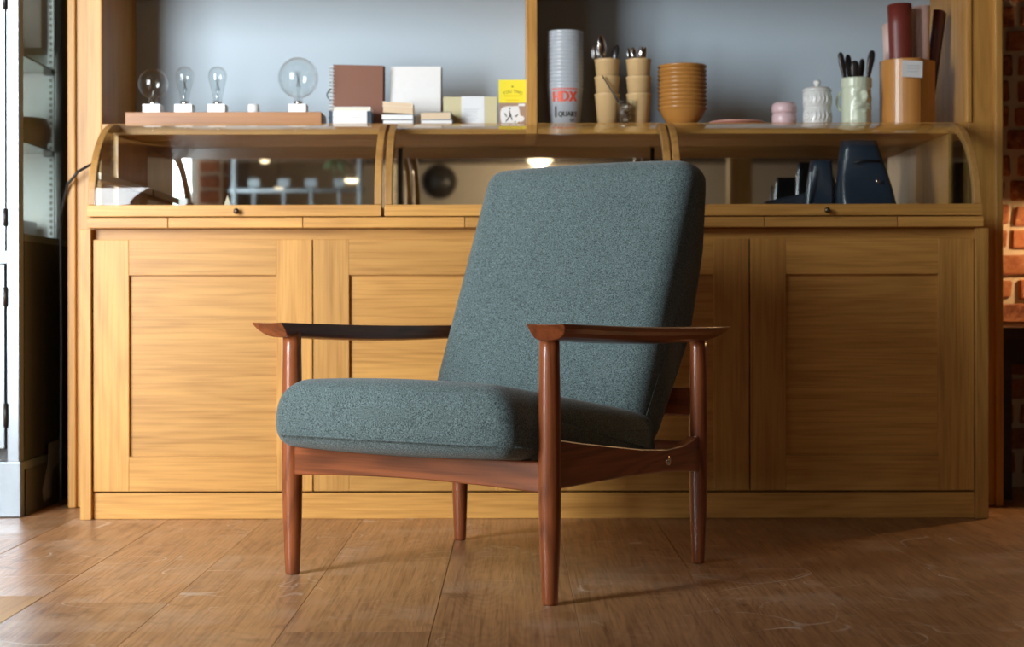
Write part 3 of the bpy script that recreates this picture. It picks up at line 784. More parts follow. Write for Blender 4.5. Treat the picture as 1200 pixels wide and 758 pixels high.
stroke([(597, 137), (595.3, 140), (593, 143)], [0.002, 0.0022, 0.001]); stroke([(599.5, 137), (600.5, 141)], [0.0015, 0.0012])
stroke([(591.5, 132.5), (593, 134.5), (594, 137)], [0.0008, 0.0018, 0.0015]); stroke([(603.5, 136.5), (606, 136), (607.5, 133.5)], [0.0018, 0.0018, 0.0008])
stroke([(603, 143), (605, 142.6)], 0.0014); stroke([(611, 139), (611.7, 139)], 0.0012)
box(PX(608, Zc), PX(615.5, Zc), Zc - 0.0012, Zc - 0.0001, PZ(124.3, Zc), PZ(121.5, Zc)).build('white_print', 'white', kc)
yc = thing('yellow_card', 'bright yellow greeting card standing on the mug card', 'card', (PX(601, Zc), Zc, zt))
a, b = PX(585, Zc), PX(617, Zc)
z0, z1 = zt + .0003, PZ(93.5, Zc)
box(a, b, Zc, Zc + 0.004, z0, z1).build('card', 'yellow_card', yc)
for i, (chh, dx) in enumerate(zip('YOUTWO', (-24.5, -15, -6.5, 6, 15.5, 25))):
    tm = text_mb(chh, 0.0125); ang = -math.radians(dx * 1.05)
    cxx = (a + b) / 2 + dx / 1000 * 1.02; czz = PZ(107.2, Zc) - (dx / 25) ** 2 * 0.0055
    xf(tm, lambda x_, y_, z_: (cxx + x_ * math.cos(ang) - y_ * math.sin(ang), Zc - 0.0004 - z_ * 0.2, czz + x_ * math.sin(ang) + y_ * math.cos(ang))).build('lettering', 'olive_ink', yc)
MB().ball(((a + b) / 2, Zc, PZ(101.5, Zc)), 0.0028, 8, 6, (1, 0.2, 1)).build('printed_dot', 'olive_ink', yc)
for y_, w_ in ((112.3, 0.025), (117.5, 0.02)):
    box((a + b) / 2 - w_, (a + b) / 2 + w_, Zc - 0.0006, Zc - 0.00005, PZ(y_ + .8, Zc), PZ(y_ - .8, Zc)).build('printed_bar', 'yellow_print', yc)

# ---- right bay: quart cups
def shell_prof(rt, rb, h, t, lip=0.0012):
    return [(0, 0), (rb, 0), (rt, h - 0.006), (rt + lip, h - 0.005), (rt + lip, h - .001), (rt, h), (rt - t, h - .001), (rb - t, t), (0, t)]
cx, cyy = PX(662.5, 4.98), 4.98
cp = thing('plastic_cup', 'frosted plastic quart cup with red and black print, lowest of the tall nested stack', 'cup', (cx, cyy, SZ), 'nested frosted plastic quart cups')
CH = 0.117
base_cup = MB().lathe(shell_prof(0.0555, 0.0455, CH, 0.0006), seg=40).build('cup_shell', 'frosted', cp, local=True)
def wrap(mb, zc, xo=0.0):
    def f(x_, y_, z_):
        z = zc + y_; R = 0.0455 + 0.010 * z / CH + 0.0006 + z_ * 0.3
        a_ = -PI / 2 + (x_ + xo) / R - 0.05; return (R * math.cos(a_), R * math.sin(a_), z)
    return xf(mb, f)
def bold(s, size, fx=1.0, e=0.0012):
    mb = MB()
    for dx in (-e, 0, e):
        q = text_mb(s, size); mb.add([(x_ * fx + dx, y_, z_ + 0.0003 * (dx != 0)) for x_, y_, z_ in q.v], q.f)
    return mb
wrap(bold('HDX', 0.045, 0.82, 0.0026), 0.083).build('brand_print', 'hdx_red', cp, local=True)
for i in range(9): 
    w_ = 0.007; wrap(MB().box(-w_ / 2, w_ / 2, -0.0022, 0.0022, 0, .0004), 0.1075, -0.037 + i * 0.0093).build('print_dash', 'hdx_red', cp, local=True)
for i in range(12): wrap(MB().box(-.0032, .0032, -0.0009, 0.0009, 0, .0004), 0.0635, -0.037 + i * 0.0067).build('print_dash', 'print_grey', cp, local=True)
wrap(bold('1', 0.048, 0.8, 0.0016), 0.037, -0.029).build('size_print', 'ink', cp, local=True)
wrap(bold('QUART', 0.0215, 0.85, 0.0009), 0.031, 0.0105).build('size_print', 'ink', cp, local=True)
wrap(bold('QT', 0.011, 1.0, 0.0003), 0.013, 0.024).build('size_print', 'ink', cp, local=True)
me = base_cup.data
for i in range(1, 16):
    o = bpy.data.objects.new('plastic_cup', me); COL.objects.link(o); o.location = (cx, cyy, SZ + i * 0.0113)
    tag(o, 'frosted plastic quart cup nested in the tall stack, showing only its rim', 'cup', 'nested frosted plastic quart cups')

# tan cups
def handle_up(base, tip, label, w=0.0095):
    base, tip = Vector(base), Vector(tip); pts = [base.lerp(tip, t) for t in (0, .3, .5, .7, .85, .95, .99, 1.0)]
    rad = [0.004, 0.004, 0.005, w * .8, w, w * .85, w * .5, 0.001]
    mb = MB().tube(pts, rad, 10)
    mb.v = [(x_, base.y + (tip.y - base.y) * (z_ - base.z) / (tip.z - base.z) + (y_ - (base.y + (tip.y - base.y) * (z_ - base.z) / (tip.z - base.z))) * 0.45, z_) for x_, y_, z_ in mb.v]
    return mb.build('dessert_spoon', 'spoon_dark', loc=tuple(base), label=label, cat='spoon', group='dark spoons in the face mug')
def tan_stack(xc, who):
    X = PX(xc, 4.97); lab = ('lowest', 'middle', 'top')
    prof = shell_prof(0.0375, 0.0290, 0.096, 0.0014, 0.0012)
    me = None
    for i in range(3):
        l = '%s tan paper cup of the stack %s' % (lab[i], who)
        if me is None:
            o = MB().lathe(prof, seg=36).build('paper_cup', 'tan_cup', loc=None); me = o.data
        else:
            o = bpy.data.objects.new('paper_cup', me); COL.objects.link(o)
        o.location = (X, 4.97, SZ + i * 0.0525); tag(o, l, 'cup', 'tan paper cups in two stacks')
    return X, SZ + 2 * 0.0525
def spoon(name, base, tip, r, L, mat, label, cat='spoon', group=None, face=0.0):
    """handle from base to the neck, oval bowl at the tip"""
    base, tip = Vector(base), Vector(tip); d = (tip - base).normalized()
    sd = Vector((math.cos(face), math.sin(face), 0)); sd = (sd - d * sd.dot(d)).normalized(); nr = d.cross(sd).normalized()
    t = thing(name, label, cat, tuple(base), group)
    neck = tip - d * L
    MB().tube([base, base.lerp(neck, 0.5), neck + d * 0.01], [0.0028, 0.0022, 0.002], 8).build('handle', mat, t)
    vs = []; fs = []; nu, nv = 10, 12
    for i in range(nu + 1):
        rr = i / nu
        for k in range(nv):
            a_ = 2 * PI * k / nv
            lx = math.cos(a_) * rr; ly = math.sin(a_) * rr
            p = neck + d * (L / 2 + L / 2 * ly) + sd * (r * lx * (1 - 0.18 * ly)) + nr * (-(1 - rr * rr) * r * 0.45)
            vs.append(p)
    for i in range(nu):
        for k in range(nv):
            k2 = (k + 1) % nv; fs.append((i * nv + k, i * nv + k2, (i + 1) * nv + k2, (i + 1) * nv + k))
    bo_ = MB().add(vs, fs, True).build('bowl', mat, t); sd_ = bo_.modifiers.new('solid', 'SOLIDIFY'); sd_.thickness = 0.001
    return t
XA, ZA = tan_stack(712, 'holding the large serving spoon')
XB, ZB = tan_stack(749, 'holding short steel spoons')
spoon('serving_spoon', (XA + .004, 4.975, ZA + .004), (PX(704, 4.955), 4.952, PZ(41, 4.955)), 0.0155, 0.068, 'chrome', 'large steel serving spoon standing in the tan cups', face=0.5)
spoon('serving_spoon', (XA - .006, 4.965, ZA + .004), (PX(724, 4.98), 4.985, PZ(52, 4.98)), 0.013, 0.05, 'spoon_dark', 'dark steel spoon leaning right in the tan cups', face=-0.5)
wsk = thing('wire_whisk', 'thin wire whisk leaning out of the tan cups', 'whisk', (XA + .004, 4.965, ZA + .004))
b0 = Vector((XA, 4.965, ZA + 0.004)); nk = Vector((PX(702, 4.965), 4.965, ZA + 0.09))
MB().tube([b0, nk], 0.002, 8).build('handle', 'chrome', wsk)
for k in range(3):
    q = []
    for j in range(13):
        t = j / 12; wv = 0.015 * math.sin(PI * t) ** 0.7 * (1 if True else 0); hh = 0.055 * math.sin(PI * t / 1)
        a_ = PI * k / 3; side = math.cos(PI * t) * 0.016 * math.sin(PI * t) ** 0.3
        q.append(nk + Vector((-0.006 * math.sin(PI * t) + side * math.cos(a_) - 0.006, side * math.sin(a_), 0.048 * math.sin(PI * t))))
    MB().tube(q, 0.0008, 5).build('wire', 'chrome', wsk)
for i, (xx, yy, top, fc) in enumerate(((737, 4.955, 56, 0.9), (742, 4.985, 55.5, 0.1), (752, 4.955, 54.5, -0.3), (757, 4.975, 55, 0.7))):
    spoon('teaspoon', (XB + (i - 1.5) * .006, 4.97 + (i % 2) * .008 - .004, ZB + .004), (PX(xx, yy), yy, PZ(top, yy)), 0.0105, 0.042, 'chrome', 'short steel teaspoon standing in the tan cups beside the amber bowls', group='teaspoons in the tan cups', face=fc)
# small glass with stirrer
X = PX(734, 4.925)
gl = MB().lathe([(0, 0), (0.019, 0), (0.026, 0.071), (0.0265, 0.072), (0.0245, 0.072), (0.0178, 0.006), (0, 0.005)], seg=10, smooth=False)
xf(gl, lambda x_, y_, z_: (X + x_, 4.93 + y_, SZ + z_)).build('tumbler', 'bulb_glass', loc=(X, 4.93, SZ), label='small clear faceted glass before the tan cups', cat='glass')
q = MB()
rnd = random.Random(3)
vs = []; fs = []
for i in range(9):
    for k in range(14):
        a_ = 2 * PI * k / 14; z = 0.008 + 0.052 * i / 8; r_ = (0.0170 + 0.0055 * i / 8) * rnd.uniform(0.62, 0.97)
        vs.append((X + r_ * math.cos(a_), 4.93 + r_ * math.sin(a_), SZ + z + rnd.uniform(-.002, .002)))
for i in range(8):
    for k in range(14): k2 = (k + 1) % 14; fs.append((i * 14 + k, i * 14 + k2, i * 14 + 14 + k2, i * 14 + 14 + k))
fs += [tuple(range(14)), tuple(range(8 * 14, 9 * 14))]
q.add(vs, fs).build('foil', 'chrome', loc=(X, 4.93, SZ + .01), label='crumpled silver foil inside the small clear glass', cat='foil')
MB().tube([(X - .003, 4.925, SZ + .064), (PX(725.5, 4.925), 4.925, PZ(120, 4.925)), (PX(706, 4.92), 4.92, PZ(88.5, 4.92))], [0.0018, 0.0026, 0.002], 8).build('stirrer', 'black', loc=(X, 4.925, SZ + .064), label='thin black stirrer leaning out of the small glass', cat='stirrer')
# bowls
X = PX(800, 5.0); bprof = [(0, 0), (0.036, 0), (0.040, 0.004), (0.058, 0.024), (0.068, 0.044), (0.0715, 0.051), (0.0745, 0.053), (0.0755, 0.0565), (0.074, 0.0585), (0.0715, 0.057), (0.066, 0.046), (0.055, 0.027), (0.038, 0.010), (0, 0.009)]
me = None
for i in range(11):
    if me is None:
        o = MB().lathe(bprof, seg=44).build('bowl', 'bowl_amber'); me = o.data
        lab = 'amber brown bowl, lowest of its stack, its whole side showing'
    else:
        o = bpy.data.objects.new('bowl', me); COL.objects.link(o); lab = 'amber brown bowl nested in the stack, showing its rim'
    if i == 10: lab = 'amber brown bowl on top of the stack'
    o.location = (X, 5.0, SZ + i * 0.0127); tag(o, lab, 'bowl', 'stacked amber bowls')
# plate
X = PX(863, 5.02)
MB().lathe([(0, 0.018), (0.05, 0.018), (0.055, 0.020), (0.083, 0.029), (0.0855, 0.031), (0.083, 0.033), (0.054, 0.024), (0, 0.0225)], seg=48).build('plate', 'plate_pink', loc=None, label='flat pink plate lying on the shelf by the amber bowls', cat='plate').location = (X, 5.02, SZ - 0.018)
# pink jar
X = PX(919.5, 4.98); pj = thing('pink_jar', 'small pale pink two tiered jar beside the white lidded jar', 'jar', (X, 4.98, SZ))
MB().lathe([(0, 0), (0.033, 0), (0.0365, 0.004), (0.038, 0.018), (0.037, 0.032), (0.034, 0.037), (0, 0.037)], seg=36).build('jar_body', 'pink', pj, local=True)
MB().lathe([(0, 0.037), (0.034, 0.037), (0.0375, 0.041), (0.0385, 0.052), (0.036, 0.064), (0.028, 0.070), (0, 0.0715)], seg=36).build('lid', 'pink', pj, local=True)
# white jar
X = PX(958, 4.985); wj = thing('white_jar', 'white embossed ceramic jar with domed knob lid', 'jar', (X, 4.985, SZ))
wjb = MB().lathe([(0, 0), (0.041, 0), (0.0425, 0.003), (0.0425, 0.050), (0.0405, 0.052), (0.0405, 0.054), (0.043, 0.056), (0.043, 0.102), (0.040, 0.104), (0, 0.104)], seg=40).build('jar_body', 'jar_white', wj, local=True)
for tier, n in ((0.026, 11), (0.078, 11)):
    for k in range(n):
        a_ = PI + PI * (k + 0.5) / n; R = 0.0432
        MB().tube([(R * math.cos(a_ - .06), R * math.sin(a_ - .06), tier - .014), (R * math.cos(a_ + .04), R * math.sin(a_ + .04), tier), (R * math.cos(a_ - .03), R * math.sin(a_ - .03), tier + .014)], [0.0012, 0.0024, 0.0012], 6).build('embossing', 'jar_white', wjb, local=True)
ld = MB().lathe([(0, 0.104), (0.0425, 0.104), (0.045, 0.106), (0.0445, 0.109), (0.036, 0.116), (0.016, 0.1195), (0.007, 0.120), (0.0065, 0.124), (0.011, 0.129), (0.012, 0.134), (0.008, 0.139), (0, 0.140)], seg=40).build('lid', 'jar_white', wj, local=True)
# face mug
X = PX(1004, 4.97); fm = thing('face_mug', 'pale green ceramic mug moulded as a moustached bearded face, holding dark spoons', 'mug', (X, 4.97, SZ))
vs = []; fs = []; seg, rows = 56, 46; H = 0.142
def face_r(a_, z):
    # a_: angle from face direction, z in 0..1
    r = 0.0445
    r += 0.002 * (z < 0.06) 
    if z > 0.80: r += 0.0018
    if 0.765 < z < 0.80: r -= 0.001
    if z > 0.82: r += 0.0009 * math.cos(a_ * 22)
    G = lambda a0, z0, wa, wz: math.exp(-((a_ - a0) / wa) ** 2 - ((z - z0) / wz) ** 2)
    r += 0.012 * G(0, 0.56, 0.17, 0.09) + 0.007 * G(0, 0.66, 0.13, 0.08)
    for s in (-1, 1):
        r += 0.0045 * G(s * 0.38, 0.735, 0.26, 0.028) - 0.005 * G(s * 0.36, 0.655, 0.17, 0.04)
        r += 0.003 * G(s * 0.36, 0.645, 0.08, 0.018)
        r += 0.004 * G(s * 0.60, 0.54, 0.22, 0.07)
        r += 0.0065 * G(s * 0.30, 0.43 - 0.02, 0.20, 0.04) + 0.0045 * G(s * 0.62, 0.36, 0.16, 0.04)
    r += -0.006 * G(0, 0.335, 0.16, 0.022) + 0.005 * G(0, 0.275, 0.18, 0.03)
    if z < 0.42: r += 0.0008 * math.cos(a_ * 12) * math.exp(-(a_ / 1.1) ** 4) + 0.003 * G(0, 0.14, 0.7, 0.14)
    return r
fa = -PI / 2 + 0.42
ring = []
for i in range(rows + 1):
    z = i / rows
    for k in range(seg):
        a_ = 2 * PI * k / seg; d = (a_ - fa + PI) % (2 * PI) - PI
        r = face_r(d, z); vs.append((r * math.cos(a_), r * math.sin(a_), z * H))
inner = [(0.040, H), (0.039, H - 0.06), (0.038, 0.01)]
for r, z in inner:
    for k in range(seg): a_ = 2 * PI * k / seg; vs.append((r * math.cos(a_), r * math.sin(a_), z))
tot = rows + 1 + len(inner)
for i in range(tot - 1):
    for k in range(seg): k2 = (k + 1) % seg; fs.append((i * seg + k, i * seg + k2, (i + 1) * seg + k2, (i + 1) * seg + k))
fs += [tuple(reversed(range(seg))), tuple(range((tot - 1) * seg, tot * seg))]
MB().add(vs, fs, True).build('mug_body', 'mug_green', fm, local=True)
hq = [(-0.043 - 0.012 * math.sin(PI * t / 10), 0.022, 0.045 + 0.06 * t / 10) for t in range(11)]
MB().tube(hq, 0.004, 8).build('handle', 'mug_green', fm, local=True)
for i, (x0, x1, yt, yy, rr) in enumerate(((997, 985, 62, 4.965, 0.0085), (1000, 994, 64.5, 4.985, 0.0085), (1004, 1002, 71.5, 4.95, 0.0135), (1008, 1011, 69.5, 4.985, 0.008), (1011, 1023, 59.5, 4.965, 0.0085))):
    handle_up((X + (i - 2) * .008, 4.97 + (i % 2) * .01, SZ + 0.03), (PX(x1, yy), yy, PZ(yt, yy)), ('dark steel spoon handle leaning left out of the face mug', 'dark steel spoon behind the left leaning one in the face mug', 'dark steel spoon with broad bowl in the middle of the face mug', 'short dark steel spoon in the face mug', 'dark steel spoon handle leaning right out of the face mug')[i], w=(0.0105, 0.0105, 0.0145, 0.0095, 0.0115)[i])
# wooden cask with leather rolls
X0, X1 = PX(1034, 4.97), PX(1099, 4.97); Xc = (X0 + X1) / 2; R = (X1 - X0) / 2; CZT = PZ(69.5, 4.94)
poly = []
for k in range(48):
    a_ = -2.0 * PI * k / 48; c_, s_ = math.cos(a_), math.sin(a_)
    x_, y_ = R * c_, R * 0.95 * s_
    # flat facet towards the right front
    nx, ny = math.cos(-0.75), math.sin(-0.75); d = x_ * nx + y_ * ny
    if d > R * 0.80: x_ -= nx * (d - R * 0.80); y_ -= ny * (d - R * 0.80)
    poly.append((Xc + x_, 5.0 + y_))
ck = thing('wooden_cask', 'honey coloured wooden cask holding rolled leather, white tag on its rim', 'cask', (Xc, 5.0, SZ))
mb = MB(); n = len(poly); vs = []
for s, z in ((1, SZ), (1, CZT), (0.9, CZT), (0.9, SZ + 0.02)):
    vs += [(Xc + (p[0] - Xc) * s, 5.0 + (p[1] - 5.0) * s, z) for p in poly]
fs = [tuple(range(n)), tuple(range(3 * n, 4 * n))]
for i in range(3): fs += [(i * n + k, i * n + (k + 1) % n, (i + 1) * n + (k + 1) % n, (i + 1) * n + k) for k in range(n)]
mb.add(vs, fs, False).build('cask_body', 'cask_oak', ck, bevel=0.0015)
tg = MB().obox((PX(1070.5, 4.90), 4.909, PZ(81, 4.90)), 0.064, 0.0012, 0.050, Matrix.Rotation(math.radians(8), 3, 'Z') @ Matrix.Rotation(math.radians(1.5), 3, 'Y')).build('tag', 'white', ck)
for i in range(3): box(PX(1061, 4.9) + .004, PX(1079, 4.9) - .004 * i, 4.9060, 4.9066, PZ(77.5 + 3.5 * i, 4.9), PZ(76.8 + 3.5 * i, 4.9)).build('tag_print', 'print_grey', tg)
def roll(x0, x1, ytop, yc_, mat, label, lean_x=0.0, flare=0.0, start=-PI * 0.5):
    xc = (PX(x0, yc_) + PX(x1, yc_)) / 2; r = (PX(x1, yc_) - PX(x0, yc_)) / 2; z1 = PZ(ytop, yc_); z0 = SZ + 0.025
    vs = []; m = 44; rows = 6
    for j in range(rows + 1):
        t = j / rows; z = z0 + (z1 - z0) * t
        for k in range(m + 1):
            a_ = start + 2 * PI * 1.35 * k / m; rr = r * (1 - 0.30 * k / m) * (0.94 + 0.06 * t + flare * t * t)
            vs.append((xc + lean_x * (t - 0.6) + rr * math.cos(a_), yc_ + rr * math.sin(a_) * 0.8, z + (0.010 * math.sin(a_ * 0.5 + x0) if j == rows else 0)))
    fs = [(j * (m + 1) + k, j * (m + 1) + k + 1, (j + 1) * (m + 1) + k + 1, (j + 1) * (m + 1) + k) for j in range(rows) for k in range(m)]
    o = MB().add(vs, fs, True).build('leather_roll', mat, loc=(xc, yc_, z0), label=label, cat='leather roll', group='leather rolls in the cask')
    s_ = o.modifiers.new('solid', 'SOLIDIFY'); s_.thickness = 0.002; return o
roll(1042, 1072, 9.5, 4.972, 'leather_red', 'dark red leather roll standing at the front of the cask', -0.01, start=PI * 0.9)
roll(1067, 1091, 12, 5.022, 'leather_pale', 'pale pink leather roll standing beside the dark red one', 0.004, start=PI * 1.1)
roll(1035, 1056, 30, 5.04, 'leather_pale', 'pale pink leather roll standing behind the dark red one', -0.012, start=0.3)
roll(1087, 1103, 16, 5.058, 'leather_maroon', 'deep maroon leather roll standing behind the pale one', 0.045, start=0)

# ------------------------------------------------------------ inside the cases
CF = 0.8845
def tote(x0, x1, y0, y1, zt, inx, label, name='leather_bag', lx=0.0):
    xa, xb = PX(x0, y0), PX(x1, y0); w_ = xb - xa; vs = []; rows = 8
    t_ = thing(name, label, 'bag', ((xa + xb) / 2, (y0 + y1) / 2, CF))
    seg = 24
    for j in range(rows + 1):
        t = j / rows; z = CF + (zt - CF) * t; sx = w_ / 2 * (1 - inx * t ** 1.3); sy = (y1 - y0) / 2 * (1 - 0.55 * t)
        for k in range(seg):
            a_ = 2 * PI * k / seg; c_, s_ = math.cos(a_), math.sin(a_)
            vs.append(((xa + xb) / 2 + lx * t + sx * math.copysign(abs(c_) ** 0.35, c_), (y0 + y1) / 2 + sy * math.copysign(abs(s_) ** 0.5, s_) + 0.004 * math.sin(5 * t + 3 * c_), z))
    fs = [(j * seg + k, j * seg + (k + 1) % seg, (j + 1) * seg + (k + 1) % seg, (j + 1) * seg + k) for j in range(rows) for k in range(seg)]
    fs += [tuple(range(seg)), tuple(range(rows * seg, (rows + 1) * seg))]
    MB().add(vs, fs, True).build('bag_body', 'leather_navy', t_)
    return t_, (xa + xb) / 2
t1, xm = tote(985, 1056, 4.86, 4.99, 1.100, 0.42, 'tall navy leather bag with tapered top in the display case', lx=-0.022)
MB().tube([(xm - .05, 4.87, 1.03), (xm - .02, 4.868, 1.037), (xm + .03, 4.87, 1.035)], 0.003, 6).build('strap', 'black', t1)
MB().ball((xm + 0.02, 4.858, 0.975), 0.006, 10, 8, (1, .4, 1)).build('stud', 'chrome', t1)
t2, xm2 = tote(945, 978, 4.93, 5.02, 1.045, 0.25, 'narrow dark leather pouch leaning beside the tall navy bag', name='leather_pouch', lx=0.012)
q = [(xm2 - 0.04 + 0.012 * t / 8, 4.925, CF + 0.006 + 0.13 * t / 8) for t in range(9)]
MB().tube(q, 0.003, 6).build('edge_binding', 'steel', t2)
cl = thing('leather_clutch', 'low dark leather clutch lying wedge shaped in the display case', 'clutch', (PX(925, 4.95), 4.95, CF))
MB().prism([(PX(899, 4.93), CF), (PX(984, 4.93), CF), (PX(984, 4.93), CF + 0.085), (PX(902, 4.93), CF + 0.040)], 'y', 4.93 + 0.095, 4.93 + 0.15).build('clutch_body', 'leather_navy', cl, bevel=0.006)
MB().tube([(PX(898, 5.02), 5.02, CF + .002), (PX(897, 5.02), 5.02, CF + .04)], 0.004, 6).build('edge_binding', 'steel', cl)
# left case
for i, (x_, y_, r) in enumerate(((204, 4.97, 0.014), (223, 4.95, 0.015), (238, 4.96, 0.013))):
    X = PX(x_, y_); mb = MB().ball((X, y_, CF + r * 0.95 + 0.004), r, 16, 12)
    mb.v = [tuple(Vector((X, y_, CF + r)) + (Vector(p) - Vector((X, y_, CF + r))) * (1 + 0.18 * noise.noise(Vector(p) * 90))) for p in mb.v]
    mb.build('brown_ball', 'brown_lump', loc=(X, y_, CF), label='small dark brown knobbly ball in the display case', cat='ball', group='brown balls in the glass case')
X = PX(216, 5.0)
box(X - .013, X + .013, 4.985, 5.012, CF, CF + 0.05).build('white_block', 'white', loc=(X, 5.0, CF), bevel=0.002, label='small white block among brown balls in the display case', cat='block')
X = PX(267, 4.95)
MB().add([(X - .019, 4.94, CF), (X + .019, 4.94, CF), (X + .019, 4.98, CF), (X - .019, 4.98, CF), (X - .002, 4.96, CF + 0.058)], [(0, 3, 2, 1), (0, 1, 4), (1, 2, 4), (2, 3, 4), (3, 0, 4)]).build('paper_pyramid', 'cream_card', loc=(X, 4.96, CF), label='small cream folded paper pyramid in the display case', cat='card')
# power cord beside the case
q = [Vector((-1.375, 4.93, 0.004)), Vector((-1.372, 4.93, 0.5)), Vector((-1.365, 4.895, 0.87)), Vector((-1.335, 4.868, 0.97)), Vector((PX(92, 4.86), 4.86, PZ(200, 4.86))), Vector((-1.2065, 4.80, PZ(183, 4.8)))]
pts = []
for i in range(len(q) - 1):
    for k in range(5): pts.append(q[i].lerp(q[i + 1], k / 5))
MB().tube(pts, 0.0042, 8).build('power_cord', 'black', loc=tuple(q[0]), label='black power cord running past the oak upright to the glass case', cat='cord')

# ------------------------------------------------------------ steel fridge
fx1 = -1.42; fx0 = -2.20; fy0, fy1 = 4.67, 5.38; fzt = 2.05
fg = thing('fridge', 'tall stainless steel fridge with glass side, left of the oak cabinet', 'fridge', ((fx0 + fx1) / 2, 5.0, 0))
ZM = 0.815
box(fx0, fx1, fy0 + 0.05, fy1, 0.16, ZM - 0.02).build('lower_body', 'steel_side', fg)
box(fx0, fx0 + 0.02, fy0 + 0.05, fy1, ZM - 0.02, fzt).build('side_wall', 'steel', fg)
box(fx0 + 0.02, fx1 - 0.02, fy1 - 0.22, fy1, ZM, fzt - 0.04).build('back_wall', 'fridge_inside', fg)
box(fx0 + 0.02, fx1, fy0 + 0.05, fy1, ZM - 0.02, ZM).build('inner_floor', 'steel', fg)
box(fx0, fx1, fy0 + 0.03, fy1, fzt - 0.04, fzt).build('top_panel', 'steel', fg)
box(fx1 - 0.02, fx1, fy1 - 0.26, fy1, ZM, fzt - 0.04).build('rear_post', 'lamp_metal', fg)
box(fx1 - 0.037, fx1, fy0, fy0 + 0.045, 0.155, fzt).build('front_stile', 'steel', fg, bevel=0.003)
box(fx0, fx0 + 0.037, fy0, fy0 + 0.045, 0.155, fzt).build('front_stile', 'steel', fg, bevel=0.003)
box(fx1 - 0.006, fx1 - 0.002, fy0 + 0.045, fy1 - 0.26, ZM, fzt - 0.04).build('side_glass', 'glass', fg)
zr0, zr1 = PZ(307, 4.67), PZ(293, 4.67)
box(fx0 + 0.037, fx1 - 0.037, fy0 + 0.002, fy0 + 0.045, zr0, zr1).build('cross_rail', 'steel', fg)
dx0, dx1 = fx0 + 0.04, fx1 - 0.040
ld_ = box(dx0, dx1, fy0 - 0.004, fy0 + 0.04, PZ(525, 4.67), zr0 - 0.003).build('lower_door', 'steel', fg, bevel=0.003)
ud = MB(); 
for a, b, c, d in ((dx0, dx0 + .05, zr1 + .003, fzt - .03), (dx1 - .05, dx1, zr1 + .003, fzt - .03), (dx0 + .05, dx1 - .05, zr1 + .003, zr1 + .06), (dx0 + .05, dx1 - .05, fzt - .09, fzt - .03)): ud.box(a, b, fy0 - .004, fy0 + .03, c, d)
ud = ud.build('upper_door', 'steel', fg)
box(dx0 + .05, dx1 - .05, fy0 + .01, fy0 + .014, zr1 + .06, fzt - .09).build('door_glass', 'glass', ud)
for ya, yb, par in ((0, 9, ud), (243, 264, ud), (335, 358, ld_), (472, 500, ld_)):
    za, zb_ = PZ(yb, 4.66), PZ(ya, 4.66)
    if ya == 0: zb_ += 0.03
    MB().lathe([(0.0, za), (0.006, za), (0.006, zb_), (0, zb_)], dx1 + 0.002, fy0 - 0.006, 12).build('hinge', 'steel_side', par)
box(fx0 - 0.0, fx1 + 0.006, fy0 - 0.004, fy1, 0.0, PZ(540, 4.67)).build('kick_base', 'steel', fg, bevel=0.004)
box(fx1 + 0.0065, fx1 + 0.009, fy0 + .03, fy1, 0.0, PZ(545, 4.8)).build('kick_side', 'steel_side', fg)
pp = [(4.86, 0.055), (4.88, 0.02), (4.95, 0.03), (4.96, 0.10), (5.04, 0.13), (5.05, 0.195), (4.93, 0.19), (4.92, 0.13)]
MB().prism([(y_, z_) for y_, z_ in pp], 'x', fx1 + 0.0092, fx1 + 0.0100).build('side_patch', 'grey_patch', fg)  # flat irregular grey patch on the fridge side
box(fx0 + 0.05, fx1 - 0.035, 5.02, 5.158, 1.40, fzt - 0.05).build('dark_box', 'brown_grey', fg, bevel=0.004)  # plain dark box filling the upper back of the interior
# shelf rail with slots, glass shelves
ry = 5.06
rl = box(fx1 - 0.030, fx1 - 0.010, ry, ry + 0.012, ZM, fzt - .05).build('shelf_rail', 'fridge_inside', fg)
for i in range(62): box(fx1 - 0.023, fx1 - 0.015, ry - 0.0008, ry - 0.0001, ZM + 0.012 + i * 0.019, ZM + 0.021 + i * 0.019).build('slot', 'black', rl)
for z in (1.343, 1.09):
    sh = box(fx0 + .03, fx1 - .02, fy0 + 0.06, 5.13, z - .004, z).build('glass_shelf', 'shelf_glass', fg)
    box(fx1 - 0.034, fx1 - .008, ry - .03, ry - .001, z - .022, z - .0045).build('bracket', 'black', sh)
    box(fx1 - .0198, fx1 - .0175, fy0 + 0.06, 5.13, z - .0045, z + .0005).build('shelf_edge', 'glass_edge', sh)
    box(fx0 + .03, fx1 - .02, 5.1302, 5.1325, z - .0045, z + .0005).build('shelf_edge', 'glass_edge', sh)
def fbowl(X, Y, z, r, h, label):
    MB().lathe([(0, 0), (r * .5, 0), (r * .72, h * .4), (r, h * .93), (r * 1.02, h), (r * .95, h), (r * .66, h * .42), (0, h * .12)], seg=36).build('dark_bowl', 'bowl_dark', label=label, cat='bowl', group='bowls inside the fridge').location = (X, Y, z)
fbowl(-1.575, 4.86, 1.0903, 0.105, 0.14, 'large dark brown bowl on the lower glass shelf inside the fridge')
fbowl(-1.62, 4.86, 1.3433, 0.10, 0.09, 'dark bowl on the upper glass shelf inside the fridge')
MB().lathe([(0, 0), (0.05, 0), (0.075, 0.03), (0.078, 0.06), (0.06, 0.095), (0.05, 0.10), (0.045, 0.10), (0, 0.02)], seg=30).build('squat_pot', 'leather_brown', label='squat brown pot beside the bowl inside the fridge', cat='pot').location = (-1.513, 5.07, 1.0903)
box(-1.62, -1.50, 4.95, 5.12, ZM, ZM + 0.055).build('steel_tray', 'steel', loc=(-1.56, 5.03, ZM), bevel=0.004, label='shallow steel tray on the fridge floor', cat='tray')

